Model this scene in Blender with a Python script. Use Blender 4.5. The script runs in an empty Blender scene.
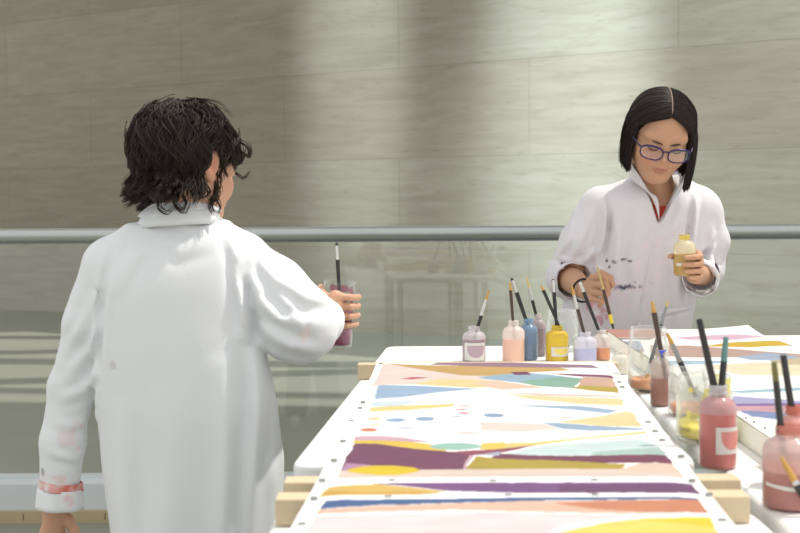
import bpy, bmesh, math, random
import numpy as np
from mathutils import Vector, Matrix

random.seed(7)
rng = np.random.default_rng(11)
SC = bpy.context.scene
COL = SC.collection

# ------------------------------------------------------------------ camera
H = 1.115                    # eye height
F = 1250.0                   # focal length in pixels of an 800 px wide frame
PITCH = math.atan(66.5 / F)  # horizon lies 66.5 px above the middle
cam_d = bpy.data.cameras.new('camera')
cam_d.sensor_width = 36.0
cam_d.lens = F / 800.0 * 36.0
cam_d.clip_start = 0.05
cam_d.dof.use_dof = True
cam_d.dof.focus_distance = 3.0
cam_d.dof.aperture_fstop = 9.0
cam = bpy.data.objects.new('camera', cam_d)
COL.objects.link(cam)
cam.location = (0, 0, H)
ROLL = math.radians(-0.36)
CAM_R = Matrix.Rotation(math.pi / 2 - PITCH, 3, 'X') @ Matrix.Rotation(ROLL, 3, 'Z')
cam.rotation_euler = CAM_R.to_euler()
SC.camera = cam

# ------------------------------------------------------------------ exposure, sky, sun, daylight
SC.view_settings.view_transform = 'Standard'
SC.view_settings.look = 'None'
SC.view_settings.exposure = 0.0
SC.view_settings.gamma = 1.0
SC.view_settings.use_curve_mapping = False

world = bpy.data.worlds.new('sky')
SC.world = world
world.use_nodes = True
bg = world.node_tree.nodes['Background']
bg.inputs[0].default_value = (0.975, 0.98, 0.975, 1)
bg.inputs[1].default_value = 1.0

SUN_DIR = Vector((0.44, 0.16, 0.884)).normalized()   # towards the sun
sd = bpy.data.lights.new('sun', 'SUN')
sd.energy = 3.2
sd.angle = math.radians(1.2)
sd.color = (1.0, 0.955, 0.88)
sun = bpy.data.objects.new('sun', sd)
COL.objects.link(sun)
sun.location = (4, 1, 9)
sun.rotation_euler = (-SUN_DIR).to_track_quat('-Z', 'Y').to_euler()


def spot(name, loc, target, energy, size_deg, blend, sx=1.0, sy=1.0, color=(1, 0.97, 0.9), radius=0.15):
    """spot lamp added in place of daylight bounced onto the stone wall and floor"""
    l = bpy.data.lights.new(name, 'SPOT')
    l.energy = energy
    l.spot_size = math.radians(size_deg)
    l.spot_blend = blend
    l.shadow_soft_size = radius
    l.color = color
    o = bpy.data.objects.new(name, l)
    COL.objects.link(o)
    o.location = loc
    o.rotation_euler = (Vector(target) - Vector(loc)).to_track_quat('-Z', 'Y').to_euler()
    o.scale = (sx, sy, 1)
    return o


DAY = (0.86, 0.97, 1.09)
spot('added_daylight_spot', (-0.8, 4.2, 4.8), (-0.38, 10.5, 2.35), 2100, 30, 1.0, 0.34, 1.3, DAY)
spot('added_daylight_spot', (1.3, 3.6, 4.8), (1.30, 9.6, 2.05), 3300, 34, 1.0, 0.40, 1.25, (0.84, 0.97, 1.10))
spot('added_daylight_spot', (3.0, 3.0, 4.8), (2.9, 8.7, 1.5), 1750, 62, 1.0, 0.8, 1.2, DAY)
spot('added_daylight_spot', (1.2, 5.6, 4.7), (0.30, 8.9, 0.2), 620, 56, 1.0, 1.0, 1.0, DAY)  # added to brighten the floor and wall foot behind the glass


# ------------------------------------------------------------------ helpers: pixels to places
def ray(px, py):
    return CAM_R @ Vector(((px - 400.0) / F, (266.5 - py) / F, -1.0))


def at(px, py, Y):
    d = ray(px, py)
    return Vector((0, 0, H)) + d * (Y / d.y)


def on_plane(px, py, z):
    d = ray(px, py)
    return Vector((0, 0, H)) + d * ((z - H) / d.z)


def V(*a):
    return Vector(a)


# ------------------------------------------------------------------ helpers: materials
def lin(c):
    out = []
    for x in c[:3]:
        x = x / 255.0
        out.append(x / 12.92 if x <= 0.04045 else ((x + 0.055) / 1.055) ** 2.4)
    return tuple(out)


def rgba(c, k=1.0):
    l = lin(c)
    return (l[0] * k, l[1] * k, l[2] * k, 1)


def new_mat(name):
    m = bpy.data.materials.new(name)
    m.use_nodes = True
    nt = m.node_tree
    return m, nt, nt.nodes, nt.links, nt.nodes['Principled BSDF']


def pmat(name, col, rough=0.6, k=1.0, metal=0.0, bump=0.0, bscale=60.0, vary=0.0, vscale=8.0, spec=0.5, sss=0.0):
    m, nt, N, L, P = new_mat(name)
    P.inputs['Base Color'].default_value = rgba(col, k)
    P.inputs['Roughness'].default_value = rough
    P.inputs['Metallic'].default_value = metal
    P.inputs['Specular IOR Level'].default_value = spec
    if sss:
        P.inputs['Subsurface Weight'].default_value = sss
        P.inputs['Subsurface Radius'].default_value = (0.9, 0.35, 0.2)
        P.inputs['Subsurface Scale'].default_value = 0.006
    tc = N.new('ShaderNodeTexCoord')
    if vary:
        nz = N.new('ShaderNodeTexNoise')
        nz.inputs['Scale'].default_value = vscale
        nz.inputs['Detail'].default_value = 4
        L.new(tc.outputs['Object'], nz.inputs['Vector'])
        mx = N.new('ShaderNodeMix')
        mx.data_type = 'RGBA'
        mx.inputs[6].default_value = rgba(col, k * (1 - vary))
        mx.inputs[7].default_value = rgba(col, min(k * (1 + vary), 1.0))
        L.new(nz.outputs['Fac'], mx.inputs[0])
        L.new(mx.outputs[2], P.inputs['Base Color'])
    if bump:
        nb = N.new('ShaderNodeTexNoise')
        nb.inputs['Scale'].default_value = bscale
        nb.inputs['Detail'].default_value = 3
        L.new(tc.outputs['Object'], nb.inputs['Vector'])
        b = N.new('ShaderNodeBump')
        b.inputs['Strength'].default_value = bump
        b.inputs['Distance'].default_value = 0.01
        L.new(nb.outputs['Fac'], b.inputs['Height'])
        L.new(b.outputs['Normal'], P.inputs['Normal'])
    return m


def vcol_mat(name, rough=0.7, bump=0.0, bscale=300.0, sss=0.0, spec=0.4, sheen=0.0):
    """base colour from the mesh's own 'pigment' colours"""
    m, nt, N, L, P = new_mat(name)
    a = N.new('ShaderNodeAttribute')
    a.attribute_name = 'pigment'
    L.new(a.outputs['Color'], P.inputs['Base Color'])
    P.inputs['Roughness'].default_value = rough
    P.inputs['Specular IOR Level'].default_value = spec
    if sheen:
        P.inputs['Sheen Weight'].default_value = sheen
    if sss:
        P.inputs['Subsurface Weight'].default_value = sss
        P.inputs['Subsurface Radius'].default_value = (0.9, 0.35, 0.2)
        P.inputs['Subsurface Scale'].default_value = 0.006
    if bump:
        tc = N.new('ShaderNodeTexCoord')
        nb = N.new('ShaderNodeTexNoise')
        nb.inputs['Scale'].default_value = bscale
        nb.inputs['Detail'].default_value = 3
        L.new(tc.outputs['Object'], nb.inputs['Vector'])
        b = N.new('ShaderNodeBump')
        b.inputs['Strength'].default_value = bump
        b.inputs['Distance'].default_value = 0.004
        L.new(nb.outputs['Fac'], b.inputs['Height'])
        L.new(b.outputs['Normal'], P.inputs['Normal'])
    return m


def clear_mat(name, tint=(0.95, 0.98, 0.96), gloss=1.0, rough=0.0, milk=0.0, milk_col=(240, 238, 235), ior=1.5, edge=0.0):
    """thin clear sheet: see-through, mirror-like by its Fresnel share, with a milky share"""
    m, nt, N, L, P = new_mat(name)
    N.remove(P)
    out = N['Material Output']
    t = N.new('ShaderNodeBsdfTransparent')
    t.inputs[0].default_value = (*tint, 1)
    g = N.new('ShaderNodeBsdfGlossy')
    g.inputs['Roughness'].default_value = rough
    g.inputs[0].default_value = (gloss, gloss, gloss, 1)
    lw = N.new('ShaderNodeLayerWeight')      # facing share, the same from both sides of the sheet
    lw.inputs[0].default_value = 0.5
    pw = N.new('ShaderNodeMath')
    pw.operation = 'POWER'
    pw.inputs[1].default_value = 5.0
    L.new(lw.outputs['Facing'], pw.inputs[0])
    f = N.new('ShaderNodeMath')
    f.operation = 'MULTIPLY_ADD'
    f0 = ((ior - 1) / (ior + 1)) ** 2
    f.inputs[1].default_value = (1 - f0) * 0.9
    f.inputs[2].default_value = f0
    L.new(pw.outputs[0], f.inputs[0])
    src = t.outputs[0]
    if milk > 0:
        d = N.new('ShaderNodeBsdfDiffuse')
        d.inputs[0].default_value = rgba(milk_col)
        tr = N.new('ShaderNodeBsdfTranslucent')
        tr.inputs[0].default_value = rgba(milk_col)
        a = N.new('ShaderNodeMixShader')
        a.inputs[0].default_value = 0.5
        L.new(d.outputs[0], a.inputs[1])
        L.new(tr.outputs[0], a.inputs[2])
        b = N.new('ShaderNodeMixShader')
        b.inputs[0].default_value = milk
        L.new(src, b.inputs[1])
        L.new(a.outputs[0], b.inputs[2])
        src = b.outputs[0]
    if edge > 0:         # pale edge glare put into the glass colour towards its outline
        de = N.new('ShaderNodeBsdfTranslucent')
        de.inputs[0].default_value = (0.85, 0.88, 0.86, 1)
        dd = N.new('ShaderNodeBsdfDiffuse')
        dd.inputs[0].default_value = (0.85, 0.88, 0.86, 1)
        ae = N.new('ShaderNodeMixShader')
        ae.inputs[0].default_value = 0.5
        L.new(de.outputs[0], ae.inputs[1])
        L.new(dd.outputs[0], ae.inputs[2])
        p2 = N.new('ShaderNodeMath')
        p2.operation = 'POWER'
        p2.inputs[1].default_value = 2.5
        L.new(lw.outputs['Facing'], p2.inputs[0])
        m2 = N.new('ShaderNodeMath')
        m2.operation = 'MULTIPLY'
        m2.inputs[1].default_value = edge
        L.new(p2.outputs[0], m2.inputs[0])
        be = N.new('ShaderNodeMixShader')
        L.new(m2.outputs[0], be.inputs[0])
        L.new(src, be.inputs[1])
        L.new(ae.outputs[0], be.inputs[2])
        src = be.outputs[0]
    mx = N.new('ShaderNodeMixShader')
    L.new(f.outputs[0], mx.inputs[0])
    L.new(src, mx.inputs[1])
    L.new(g.outputs[0], mx.inputs[2])
    L.new(mx.outputs[0], out.inputs[0])
    return m


# ------------------------------------------------------------------ helpers: objects
def mesh_obj(name, verts, faces, mats=None, parent=None, smooth=True, fmat=None, pigment=None, origin=None):
    """one mesh object; verts are world places, or the parent's own frame when a parent is given with origin=None"""
    me = bpy.data.meshes.new(name)
    verts = np.asarray(verts, dtype=float)
    if origin is not None:
        verts = verts - np.asarray(origin)
    if isinstance(faces, np.ndarray):
        nf, k = faces.shape
        me.vertices.add(len(verts))
        me.vertices.foreach_set('co', verts.astype(np.float32).ravel())
        me.loops.add(nf * k)
        me.loops.foreach_set('vertex_index', faces.astype(np.int32).ravel())
        me.polygons.add(nf)
        me.polygons.foreach_set('loop_start', np.arange(0, nf * k, k, dtype=np.int32))
        me.polygons.foreach_set('loop_total', np.full(nf, k, dtype=np.int32))
        me.update(calc_edges=True)
    else:
        me.from_pydata([tuple(v) for v in verts], [], faces)
        me.update()
    if smooth:
        me.polygons.foreach_set('use_smooth', np.ones(len(me.polygons), dtype=bool))
    if mats is not None:
        for m in (mats if isinstance(mats, (list, tuple)) else [mats]):
            me.materials.append(m)
    if fmat is not None:
        me.polygons.foreach_set('material_index', np.asarray(fmat, dtype=np.int32))
    if pigment is not None:
        a = me.color_attributes.new('pigment', 'FLOAT_COLOR', 'POINT')
        c = np.ones((len(verts), 4), dtype=np.float32)
        c[:, :3] = pigment
        a.data.foreach_set('color', c.ravel())
    me.validate()
    o = bpy.data.objects.new(name, me)
    COL.objects.link(o)
    if parent is not None:
        o.parent = parent
    if origin is not None and parent is None:
        o.location = origin
    return o


def tag(o, label, cat, group=None, kind=None):
    if label:
        o['label'] = label
    if cat:
        o['category'] = cat
    if group:
        o['group'] = group
    if kind:
        o['kind'] = kind
    return o


def thing(name, loc, label, cat, group=None):
    o = bpy.data.objects.new(name, None)
    o.empty_display_size = 0.05
    COL.objects.link(o)
    o.location = loc
    return tag(o, label, cat, group)


class MB:
    """collects simple shapes in one mesh"""
    def __init__(self):
        self.v, self.f, self.m = [], [], []

    def add(self, v, f, mi=0):
        n = len(self.v)
        self.v += [tuple(x) for x in v]
        self.f += [tuple(i + n for i in q) for q in f]
        self.m += [mi] * len(f)
        return self

    def box(self, lo, hi, mi=0, R=None, c=None):
        x0, y0, z0 = lo
        x1, y1, z1 = hi
        v = [Vector(p) for p in ((x0, y0, z0), (x1, y0, z0), (x1, y1, z0), (x0, y1, z0), (x0, y0, z1), (x1, y0, z1), (x1, y1, z1), (x0, y1, z1))]
        if R is not None:
            v = [R @ p for p in v]
        if c is not None:
            v = [p + Vector(c) for p in v]
        return self.add(v, [(0, 3, 2, 1), (4, 5, 6, 7), (0, 1, 5, 4), (1, 2, 6, 5), (2, 3, 7, 6), (3, 0, 4, 7)], mi)

    def lathe(self, prof, n=24, mi=0, c=(0, 0, 0), closed=False, R=None, matf=None):
        """prof: (radius, z) from bottom to top"""
        v, f, ms = [], [], []
        for r, z in prof:
            for i in range(n):
                a = 2 * math.pi * i / n
                p = Vector((r * math.cos(a), r * math.sin(a), z))
                if R is not None:
                    p = R @ p
                v.append(p + Vector(c))
        for k in range(len(prof) - 1):
            for i in range(n):
                j = (i + 1) % n
                f.append((k * n + i, k * n + j, (k + 1) * n + j, (k + 1) * n + i))
                ms.append(matf(k) if matf else mi)
        if closed:
            f.append(tuple(reversed(range(n))))
            ms.append(matf(0) if matf else mi)
            b = (len(prof) - 1) * n
            f.append(tuple(b + i for i in range(n)))
            ms.append(matf(len(prof) - 2) if matf else mi)
        n0 = len(self.v)
        self.v += [tuple(x) for x in v]
        self.f += [tuple(i + n0 for i in q) for q in f]
        self.m += ms
        return self

    def tube(self, pts, rad, n=10, mi=0, cap=True, flat=1.0):
        pts = [Vector(p) for p in pts]
        rad = rad if isinstance(rad, (list, tuple)) else [rad] * len(pts)
        v, f = [], []
        ref = None
        for i, p in enumerate(pts):
            t = (pts[min(i + 1, len(pts) - 1)] - pts[max(i - 1, 0)]).normalized()
            if ref is None:
                ref = Vector((0, 0, 1)) if abs(t.z) < 0.9 else Vector((1, 0, 0))
            b = t.cross(ref).normalized()
            nn = b.cross(t).normalized()
            ref = nn
            for k in range(n):
                a = 2 * math.pi * k / n
                v.append(p + (b * math.cos(a) * flat + nn * math.sin(a)) * rad[i])
        for i in range(len(pts) - 1):
            for k in range(n):
                j = (k + 1) % n
                f.append((i * n + k, i * n + j, (i + 1) * n + j, (i + 1) * n + k))
        if cap:
            f.append(tuple(reversed(range(n))))
            b0 = (len(pts) - 1) * n
            f.append(tuple(b0 + k for k in range(n)))
        return self.add(v, f, mi)

    def build(self, name, mats, parent=None, smooth=True, origin=None):
        o = mesh_obj(name, self.v, self.f, mats, parent, smooth, self.m, origin=origin)
        bm = bmesh.new()
        bm.from_mesh(o.data)
        bmesh.ops.recalc_face_normals(bm, faces=bm.faces)
        bm.to_mesh(o.data)
        bm.free()
        return o


def bevel(o, w, seg=2, angle=35):
    m = o.modifiers.new('bevel', 'BEVEL')
    m.width = w
    m.segments = seg
    m.limit_method = 'ANGLE'
    m.angle_limit = math.radians(angle)
    return o


def sharp(o, deg=35):
    """flat look across hard edges, smooth elsewhere"""
    me = o.data
    bm = bmesh.new()
    bm.from_mesh(me)
    for e in bm.edges:
        if len(e.link_faces) == 2 and e.calc_face_angle(0) > math.radians(deg):
            e.smooth = False
    bm.to_mesh(me)
    bm.free()
    return o


# ------------------------------------------------------------------ helpers: implicit surfaces for bodies and cloth
def npv(v):
    return np.array(v[:], dtype=float)


def cone(a, b, ra, rb=None, k=0.012, op='u', flat=False, e=None):
    """tapered limb; e = (axis, factor) squeezes the section along an axis"""
    return dict(t='cone', a=npv(a), b=npv(b), ra=ra, rb=ra if rb is None else rb, k=k, op=op, flat=flat, e=e)


def chain(pts, rads, k=0.012, op='u', flat=False):
    return [cone(pts[i], pts[i + 1], rads[i], rads[i + 1], k, op, flat and i == len(pts) - 2) for i in range(len(pts) - 1)]


def ell(c, r, R=None, k=0.012, op='u'):
    return dict(t='ell', c=npv(c), r=np.array(r if hasattr(r, '__len__') else (r, r, r), dtype=float), R=np.eye(3) if R is None else np.array(R), k=k, op=op)


def loft(rows, k=0.02, op='u', n=2.4):
    """rows of (z, cx, cy, a, b) from low to high"""
    R = np.array(sorted(rows), dtype=float)
    z = np.linspace(R[0, 0], R[-1, 0], 240)
    C = np.stack([np.interp(z, R[:, 0], R[:, i]) for i in range(1, 5)], 1)
    w = max(int(0.05 / (z[1] - z[0])), 1)
    ker = np.hanning(2 * w + 3)
    ker /= ker.sum()
    pad = len(ker) // 2
    ext = np.concatenate([2 * C[:1] - C[pad:0:-1], C, 2 * C[-1:] - C[-2:-pad - 2:-1]])
    C = np.stack([np.convolve(ext[:, i], ker, 'valid') for i in range(4)], 1)
    C[:, 2:] = np.maximum(C[:, 2:], 0.01)
    return dict(t='loft', rows=np.c_[z, C], k=k, op=op, n=n)


def half(p, nrm, k=0.004, op='s', lim=None):
    """everything on the nrm side of a plane, inside a ball lim=(centre, radius)"""
    return dict(t='half', p=npv(p), n=npv(Vector(nrm).normalized()), k=k, op=op, lim=lim)


def prism(poly, y0, y1, k=0.003, op='s'):
    """convex outline in x, z pushed along y"""
    P = np.array([(q[0], q[2]) for q in poly])
    return dict(t='prism', poly=P, y0=y0, y1=y1, k=k, op=op)


def fold_field(P, folds, flip=False):
    """cloth folds: soft ridges along lines (points, height, width); only near the line's own depth"""
    d = np.zeros(len(P))
    for pts, amp, w, dep in folds:
        q = np.array([p[:] for p in pts])
        best = np.full(len(P), 1e9)
        tpos = np.zeros(len(P))
        m = len(q) - 1
        sel = np.where((P[:, 0] > q[:, 0].min() - 3 * w) & (P[:, 0] < q[:, 0].max() + 3 * w) & (P[:, 2] > q[:, 2].min() - 3 * w) & (P[:, 2] < q[:, 2].max() + 3 * w))[0]
        if not len(sel):
            continue
        S = P[sel]
        for i in range(m):
            a, b = q[i, [0, 2]], q[i + 1, [0, 2]]
            ab = b - a
            t = np.clip(((S[:, [0, 2]] - a) @ ab) / (ab @ ab), 0, 1)
            ds = np.linalg.norm(S[:, [0, 2]] - a - t[:, None] * ab, axis=1)
            bb = ds < best[sel]
            idx = sel[bb]
            best[idx] = ds[bb]
            tpos[idx] = (i + t[bb]) / m
        env = np.sin(np.pi * np.clip(tpos[sel] * 0.92 + 0.04, 0, 1)) ** 0.7
        face = np.clip((dep - S[:, 1]) / 0.04, 0, 1)
        r = best[sel] / w
        d[sel] -= amp * env * face * (np.exp(-r ** 2) - 0.55 * np.exp(-((r - 1.7) / 0.8) ** 2))
    return d


def bounds(p):
    if p['t'] == 'prism':
        a, b = p['poly'].min(0), p['poly'].max(0)
        return np.array([a[0], p['y0'], a[1]]), np.array([b[0], p['y1'], b[1]])
    if p['t'] == 'cone':
        r = max(p['ra'], p['rb'])
        return np.minimum(p['a'], p['b']) - r, np.maximum(p['a'], p['b']) + r
    if p['t'] == 'ell':
        r = p['r'].max()
        return p['c'] - r, p['c'] + r
    if p['t'] == 'loft':
        R = p['rows']
        return (np.array([(R[:, 1] - R[:, 3]).min(), (R[:, 2] - R[:, 4]).min(), R[0, 0]]),
                np.array([(R[:, 1] + R[:, 3]).max(), (R[:, 2] + R[:, 4]).max(), R[-1, 0]]))
    c, r = p['lim']
    c = npv(c)
    return c - r, c + r


def evalp(p, P):
    if p['t'] == 'prism':
        d = np.maximum(p['y0'] - P[..., 1], P[..., 1] - p['y1'])
        q = p['poly']
        c = q.mean(0)
        for i in range(len(q)):
            e = q[(i + 1) % len(q)] - q[i]
            n = np.array([e[1], -e[0]])
            n = n / np.linalg.norm(n)
            if n @ (c - q[i]) > 0:
                n = -n
            d = np.maximum(d, (P[..., 0] - q[i][0]) * n[0] + (P[..., 2] - q[i][1]) * n[1])
        return d
    if p['t'] == 'cone':
        ab = p['b'] - p['a']
        L2 = max(ab @ ab, 1e-12)
        t = np.clip(((P - p['a']) @ ab) / L2, 0, 1)
        q = P - p['a'] - t[..., None] * ab
        if p['e'] is not None:
            ax, fac = p['e']
            ax = npv(Vector(ax).normalized())
            q = q + ((q @ ax) * (1.0 / fac - 1.0))[..., None] * ax
        d = np.sqrt((q * q).sum(-1)) - (p['ra'] + t * (p['rb'] - p['ra']))
        if p['flat']:
            d = np.maximum(d, ((P - p['b']) @ ab) / math.sqrt(L2))
        return d
    if p['t'] == 'ell':
        q = (P - p['c']) @ p['R']
        k0 = np.sqrt(((q / p['r']) ** 2).sum(-1))
        k1 = np.sqrt(((q / p['r'] ** 2) ** 2).sum(-1)) + 1e-9
        return k0 * (k0 - 1.0) / k1
    if p['t'] == 'loft':
        R = p['rows']
        z = P[..., 2]
        cx, cy, a, b = (np.interp(z, R[:, 0], R[:, i]) for i in (1, 2, 3, 4))
        n = p['n']
        Fv = (np.abs((P[..., 0] - cx) / a) ** n + np.abs((P[..., 1] - cy) / b) ** n) ** (1.0 / n)
        d = (Fv - 1.0) * np.minimum(a, b)
        return np.maximum(d, np.maximum(z - R[-1, 0], R[0, 0] - z))
    d = -((P - p['p']) @ p['n'])
    c, r = p['lim']
    return np.maximum(d, np.sqrt(((P - npv(c)) ** 2).sum(-1)) - r)


def vnoise(P, sc, seed=0):
    """smooth value noise in -1..1; sc = scale per axis"""
    q = P * np.asarray(sc, dtype=float) + seed * 17.31
    i = np.floor(q).astype(np.int64)
    f = q - i
    f = f * f * (3 - 2 * f)
    out = 0.0
    for dx in (0, 1):
        for dy in (0, 1):
            for dz in (0, 1):
                h = (i[..., 0] + dx) * 374761393 + (i[..., 1] + dy) * 668265263 + (i[..., 2] + dz) * 2147483647 + seed * 1442695041
                h = (h ^ (h >> 13)) * 1274126177
                h = (h ^ (h >> 16)) & 0xFFFF
                w = (f[..., 0] if dx else 1 - f[..., 0]) * (f[..., 1] if dy else 1 - f[..., 1]) * (f[..., 2] if dz else 1 - f[..., 2])
                out = out + w * (h / 32767.5 - 1.0)
    return out


def surface(prims, h, lo=None, hi=None, disp=None):
    """surface-net mesh of the blended shapes; returns verts, quads"""
    bs = [bounds(p) for p in prims if p['op'] == 'u']
    if lo is None:
        lo = np.min([b[0] for b in bs], axis=0) - 0.02
    if hi is None:
        hi = np.max([b[1] for b in bs], axis=0) + 0.02
    lo = np.asarray(lo, dtype=float)
    hi = np.asarray(hi, dtype=float)
    n = np.maximum(((hi - lo) / h).astype(int) + 1, 3)
    ax = [lo[i] + h * np.arange(n[i]) for i in range(3)]
    D = np.full(n, 0.5)
    for p in prims:
        b0, b1 = bounds(p)
        m = p['k'] * 2 + 3 * h + 0.012
        s = []
        for i in range(3):
            a0 = max(int((b0[i] - m - lo[i]) / h), 0)
            a1 = min(int((b1[i] + m - lo[i]) / h) + 2, n[i])
            s.append(slice(a0, a1))
        if any(q.start >= q.stop for q in s):
            continue
        P = np.stack(np.meshgrid(ax[0][s[0]], ax[1][s[1]], ax[2][s[2]], indexing='ij'), -1)
        d = evalp(p, P)
        cur = D[tuple(s)]
        k = max(p['k'], 1e-5)
        if p['op'] == 'u':
            hh = np.clip(0.5 + 0.5 * (cur - d) / k, 0, 1)
            D[tuple(s)] = cur * (1 - hh) + d * hh - k * hh * (1 - hh)
        else:
            d = -d
            hh = np.clip(0.5 - 0.5 * (cur - d) / k, 0, 1)
            D[tuple(s)] = cur * (1 - hh) + d * hh + k * hh * (1 - hh)
    if disp is not None:
        near = np.argwhere(np.abs(D) < 0.03)
        P = lo + near * h
        D[near[:, 0], near[:, 1], near[:, 2]] += disp(P)
    S = D < 0
    c = np.zeros(np.array(n) - 1, dtype=np.int8)
    for dx in (0, 1):
        for dy in (0, 1):
            for dz in (0, 1):
                c += S[dx:n[0] - 1 + dx, dy:n[1] - 1 + dy, dz:n[2] - 1 + dz]
    act = (c > 0) & (c < 8)
    idx = np.argwhere(act)
    vid = np.full(act.shape, -1, dtype=np.int64)
    vid[act] = np.arange(len(idx))
    acc = np.zeros((len(idx), 3))
    cnt = np.zeros(len(idx))
    corners = [(a, b, d) for a in (0, 1) for b in (0, 1) for d in (0, 1)]
    for ca in corners:
        for axis in range(3):
            if ca[axis]:
                continue
            cb = list(ca)
            cb[axis] = 1
            da = D[idx[:, 0] + ca[0], idx[:, 1] + ca[1], idx[:, 2] + ca[2]]
            db = D[idx[:, 0] + cb[0], idx[:, 1] + cb[1], idx[:, 2] + cb[2]]
            x = (da < 0) != (db < 0)
            t = np.where(x, da / np.where(x, da - db, 1), 0)
            pt = np.array(ca, dtype=float)[None].repeat(len(idx), 0)
            pt[:, axis] += t
            acc += pt * x[:, None]
            cnt += x
    verts = lo + (idx + acc / cnt[:, None]) * h
    quads = []
    for axis in range(3):
        o1, o2 = [(1, 2), (2, 0), (0, 1)][axis]
        sl0 = [slice(None)] * 3
        sl1 = [slice(None)] * 3
        sl0[axis] = slice(0, n[axis] - 1)
        sl1[axis] = slice(1, n[axis])
        x = S[tuple(sl0)] != S[tuple(sl1)]
        e = np.argwhere(x)
        e = e[(e[:, o1] > 0) & (e[:, o2] > 0) & (e[:, o1] < n[o1] - 1) & (e[:, o2] < n[o2] - 1)]
        if not len(e):
            continue
        def cell(d1, d2):
            q = e.copy()
            q[:, o1] += d1
            q[:, o2] += d2
            return vid[q[:, 0], q[:, 1], q[:, 2]]
        Q = np.stack([cell(-1, -1), cell(0, -1), cell(0, 0), cell(-1, 0)], 1)
        inside = S[e[:, 0], e[:, 1], e[:, 2]]
        Q[~inside] = Q[~inside][:, ::-1]
        quads.append(Q)
    quads = np.concatenate(quads)
    quads = quads[(quads >= 0).all(1)]
    return verts, quads


def join(parts):
    vs, fs, n = [], [], 0
    for v, f in parts:
        vs.append(v)
        fs.append(f + n)
        n += len(v)
    return np.concatenate(vs), np.concatenate(fs)


def tubes(P, rad, sides=3, ref=(0.3, 0.5, 0.8)):
    """P: (N, n, 3) paths, rad: (N, n) radii -> one set of verts and quads"""
    N, n, _ = P.shape
    T = np.gradient(P, axis=1)
    T /= np.linalg.norm(T, axis=2, keepdims=True) + 1e-9
    B = np.cross(T, np.array(ref))
    B /= np.linalg.norm(B, axis=2, keepdims=True) + 1e-9
    M = np.cross(B, T)
    ring = []
    for s in range(sides):
        a = 2 * math.pi * s / sides
        ring.append(P + rad[..., None] * (B * math.cos(a) + M * math.sin(a)))
    Vv = np.stack(ring, 2).reshape(-1, 3)
    base = (np.arange(N) * n * sides)[:, None, None] + (np.arange(n - 1) * sides)[None, :, None]
    s0 = np.arange(sides)[None, None]
    s1 = (s0 + 1) % sides
    Fq = np.stack([base + s0, base + s1, base + sides + s1, base + sides + s0], -1).reshape(-1, 4)
    return Vv, Fq

# ================================================================== THE SETTING
M_GLASS = clear_mat('clear_glass', (0.985, 0.995, 0.985), 1.0, 0.0)
M_STEEL = pmat('brushed_steel', (186, 190, 187), 0.42, metal=1.0)
M_STEEL_D = pmat('grey_metal', (120, 123, 122), 0.4, metal=0.8)
M_LEG = pmat('pale_grey_leg', (196, 197, 194), 0.45)
M_WOOD = pmat('pale_pine', (216, 196, 162), 0.6, bump=0.1, bscale=90, vary=0.12, vscale=14)
M_PLASTIC = pmat('white_table_plastic', (240, 240, 238), 0.45, vary=0.02, vscale=5)


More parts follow.
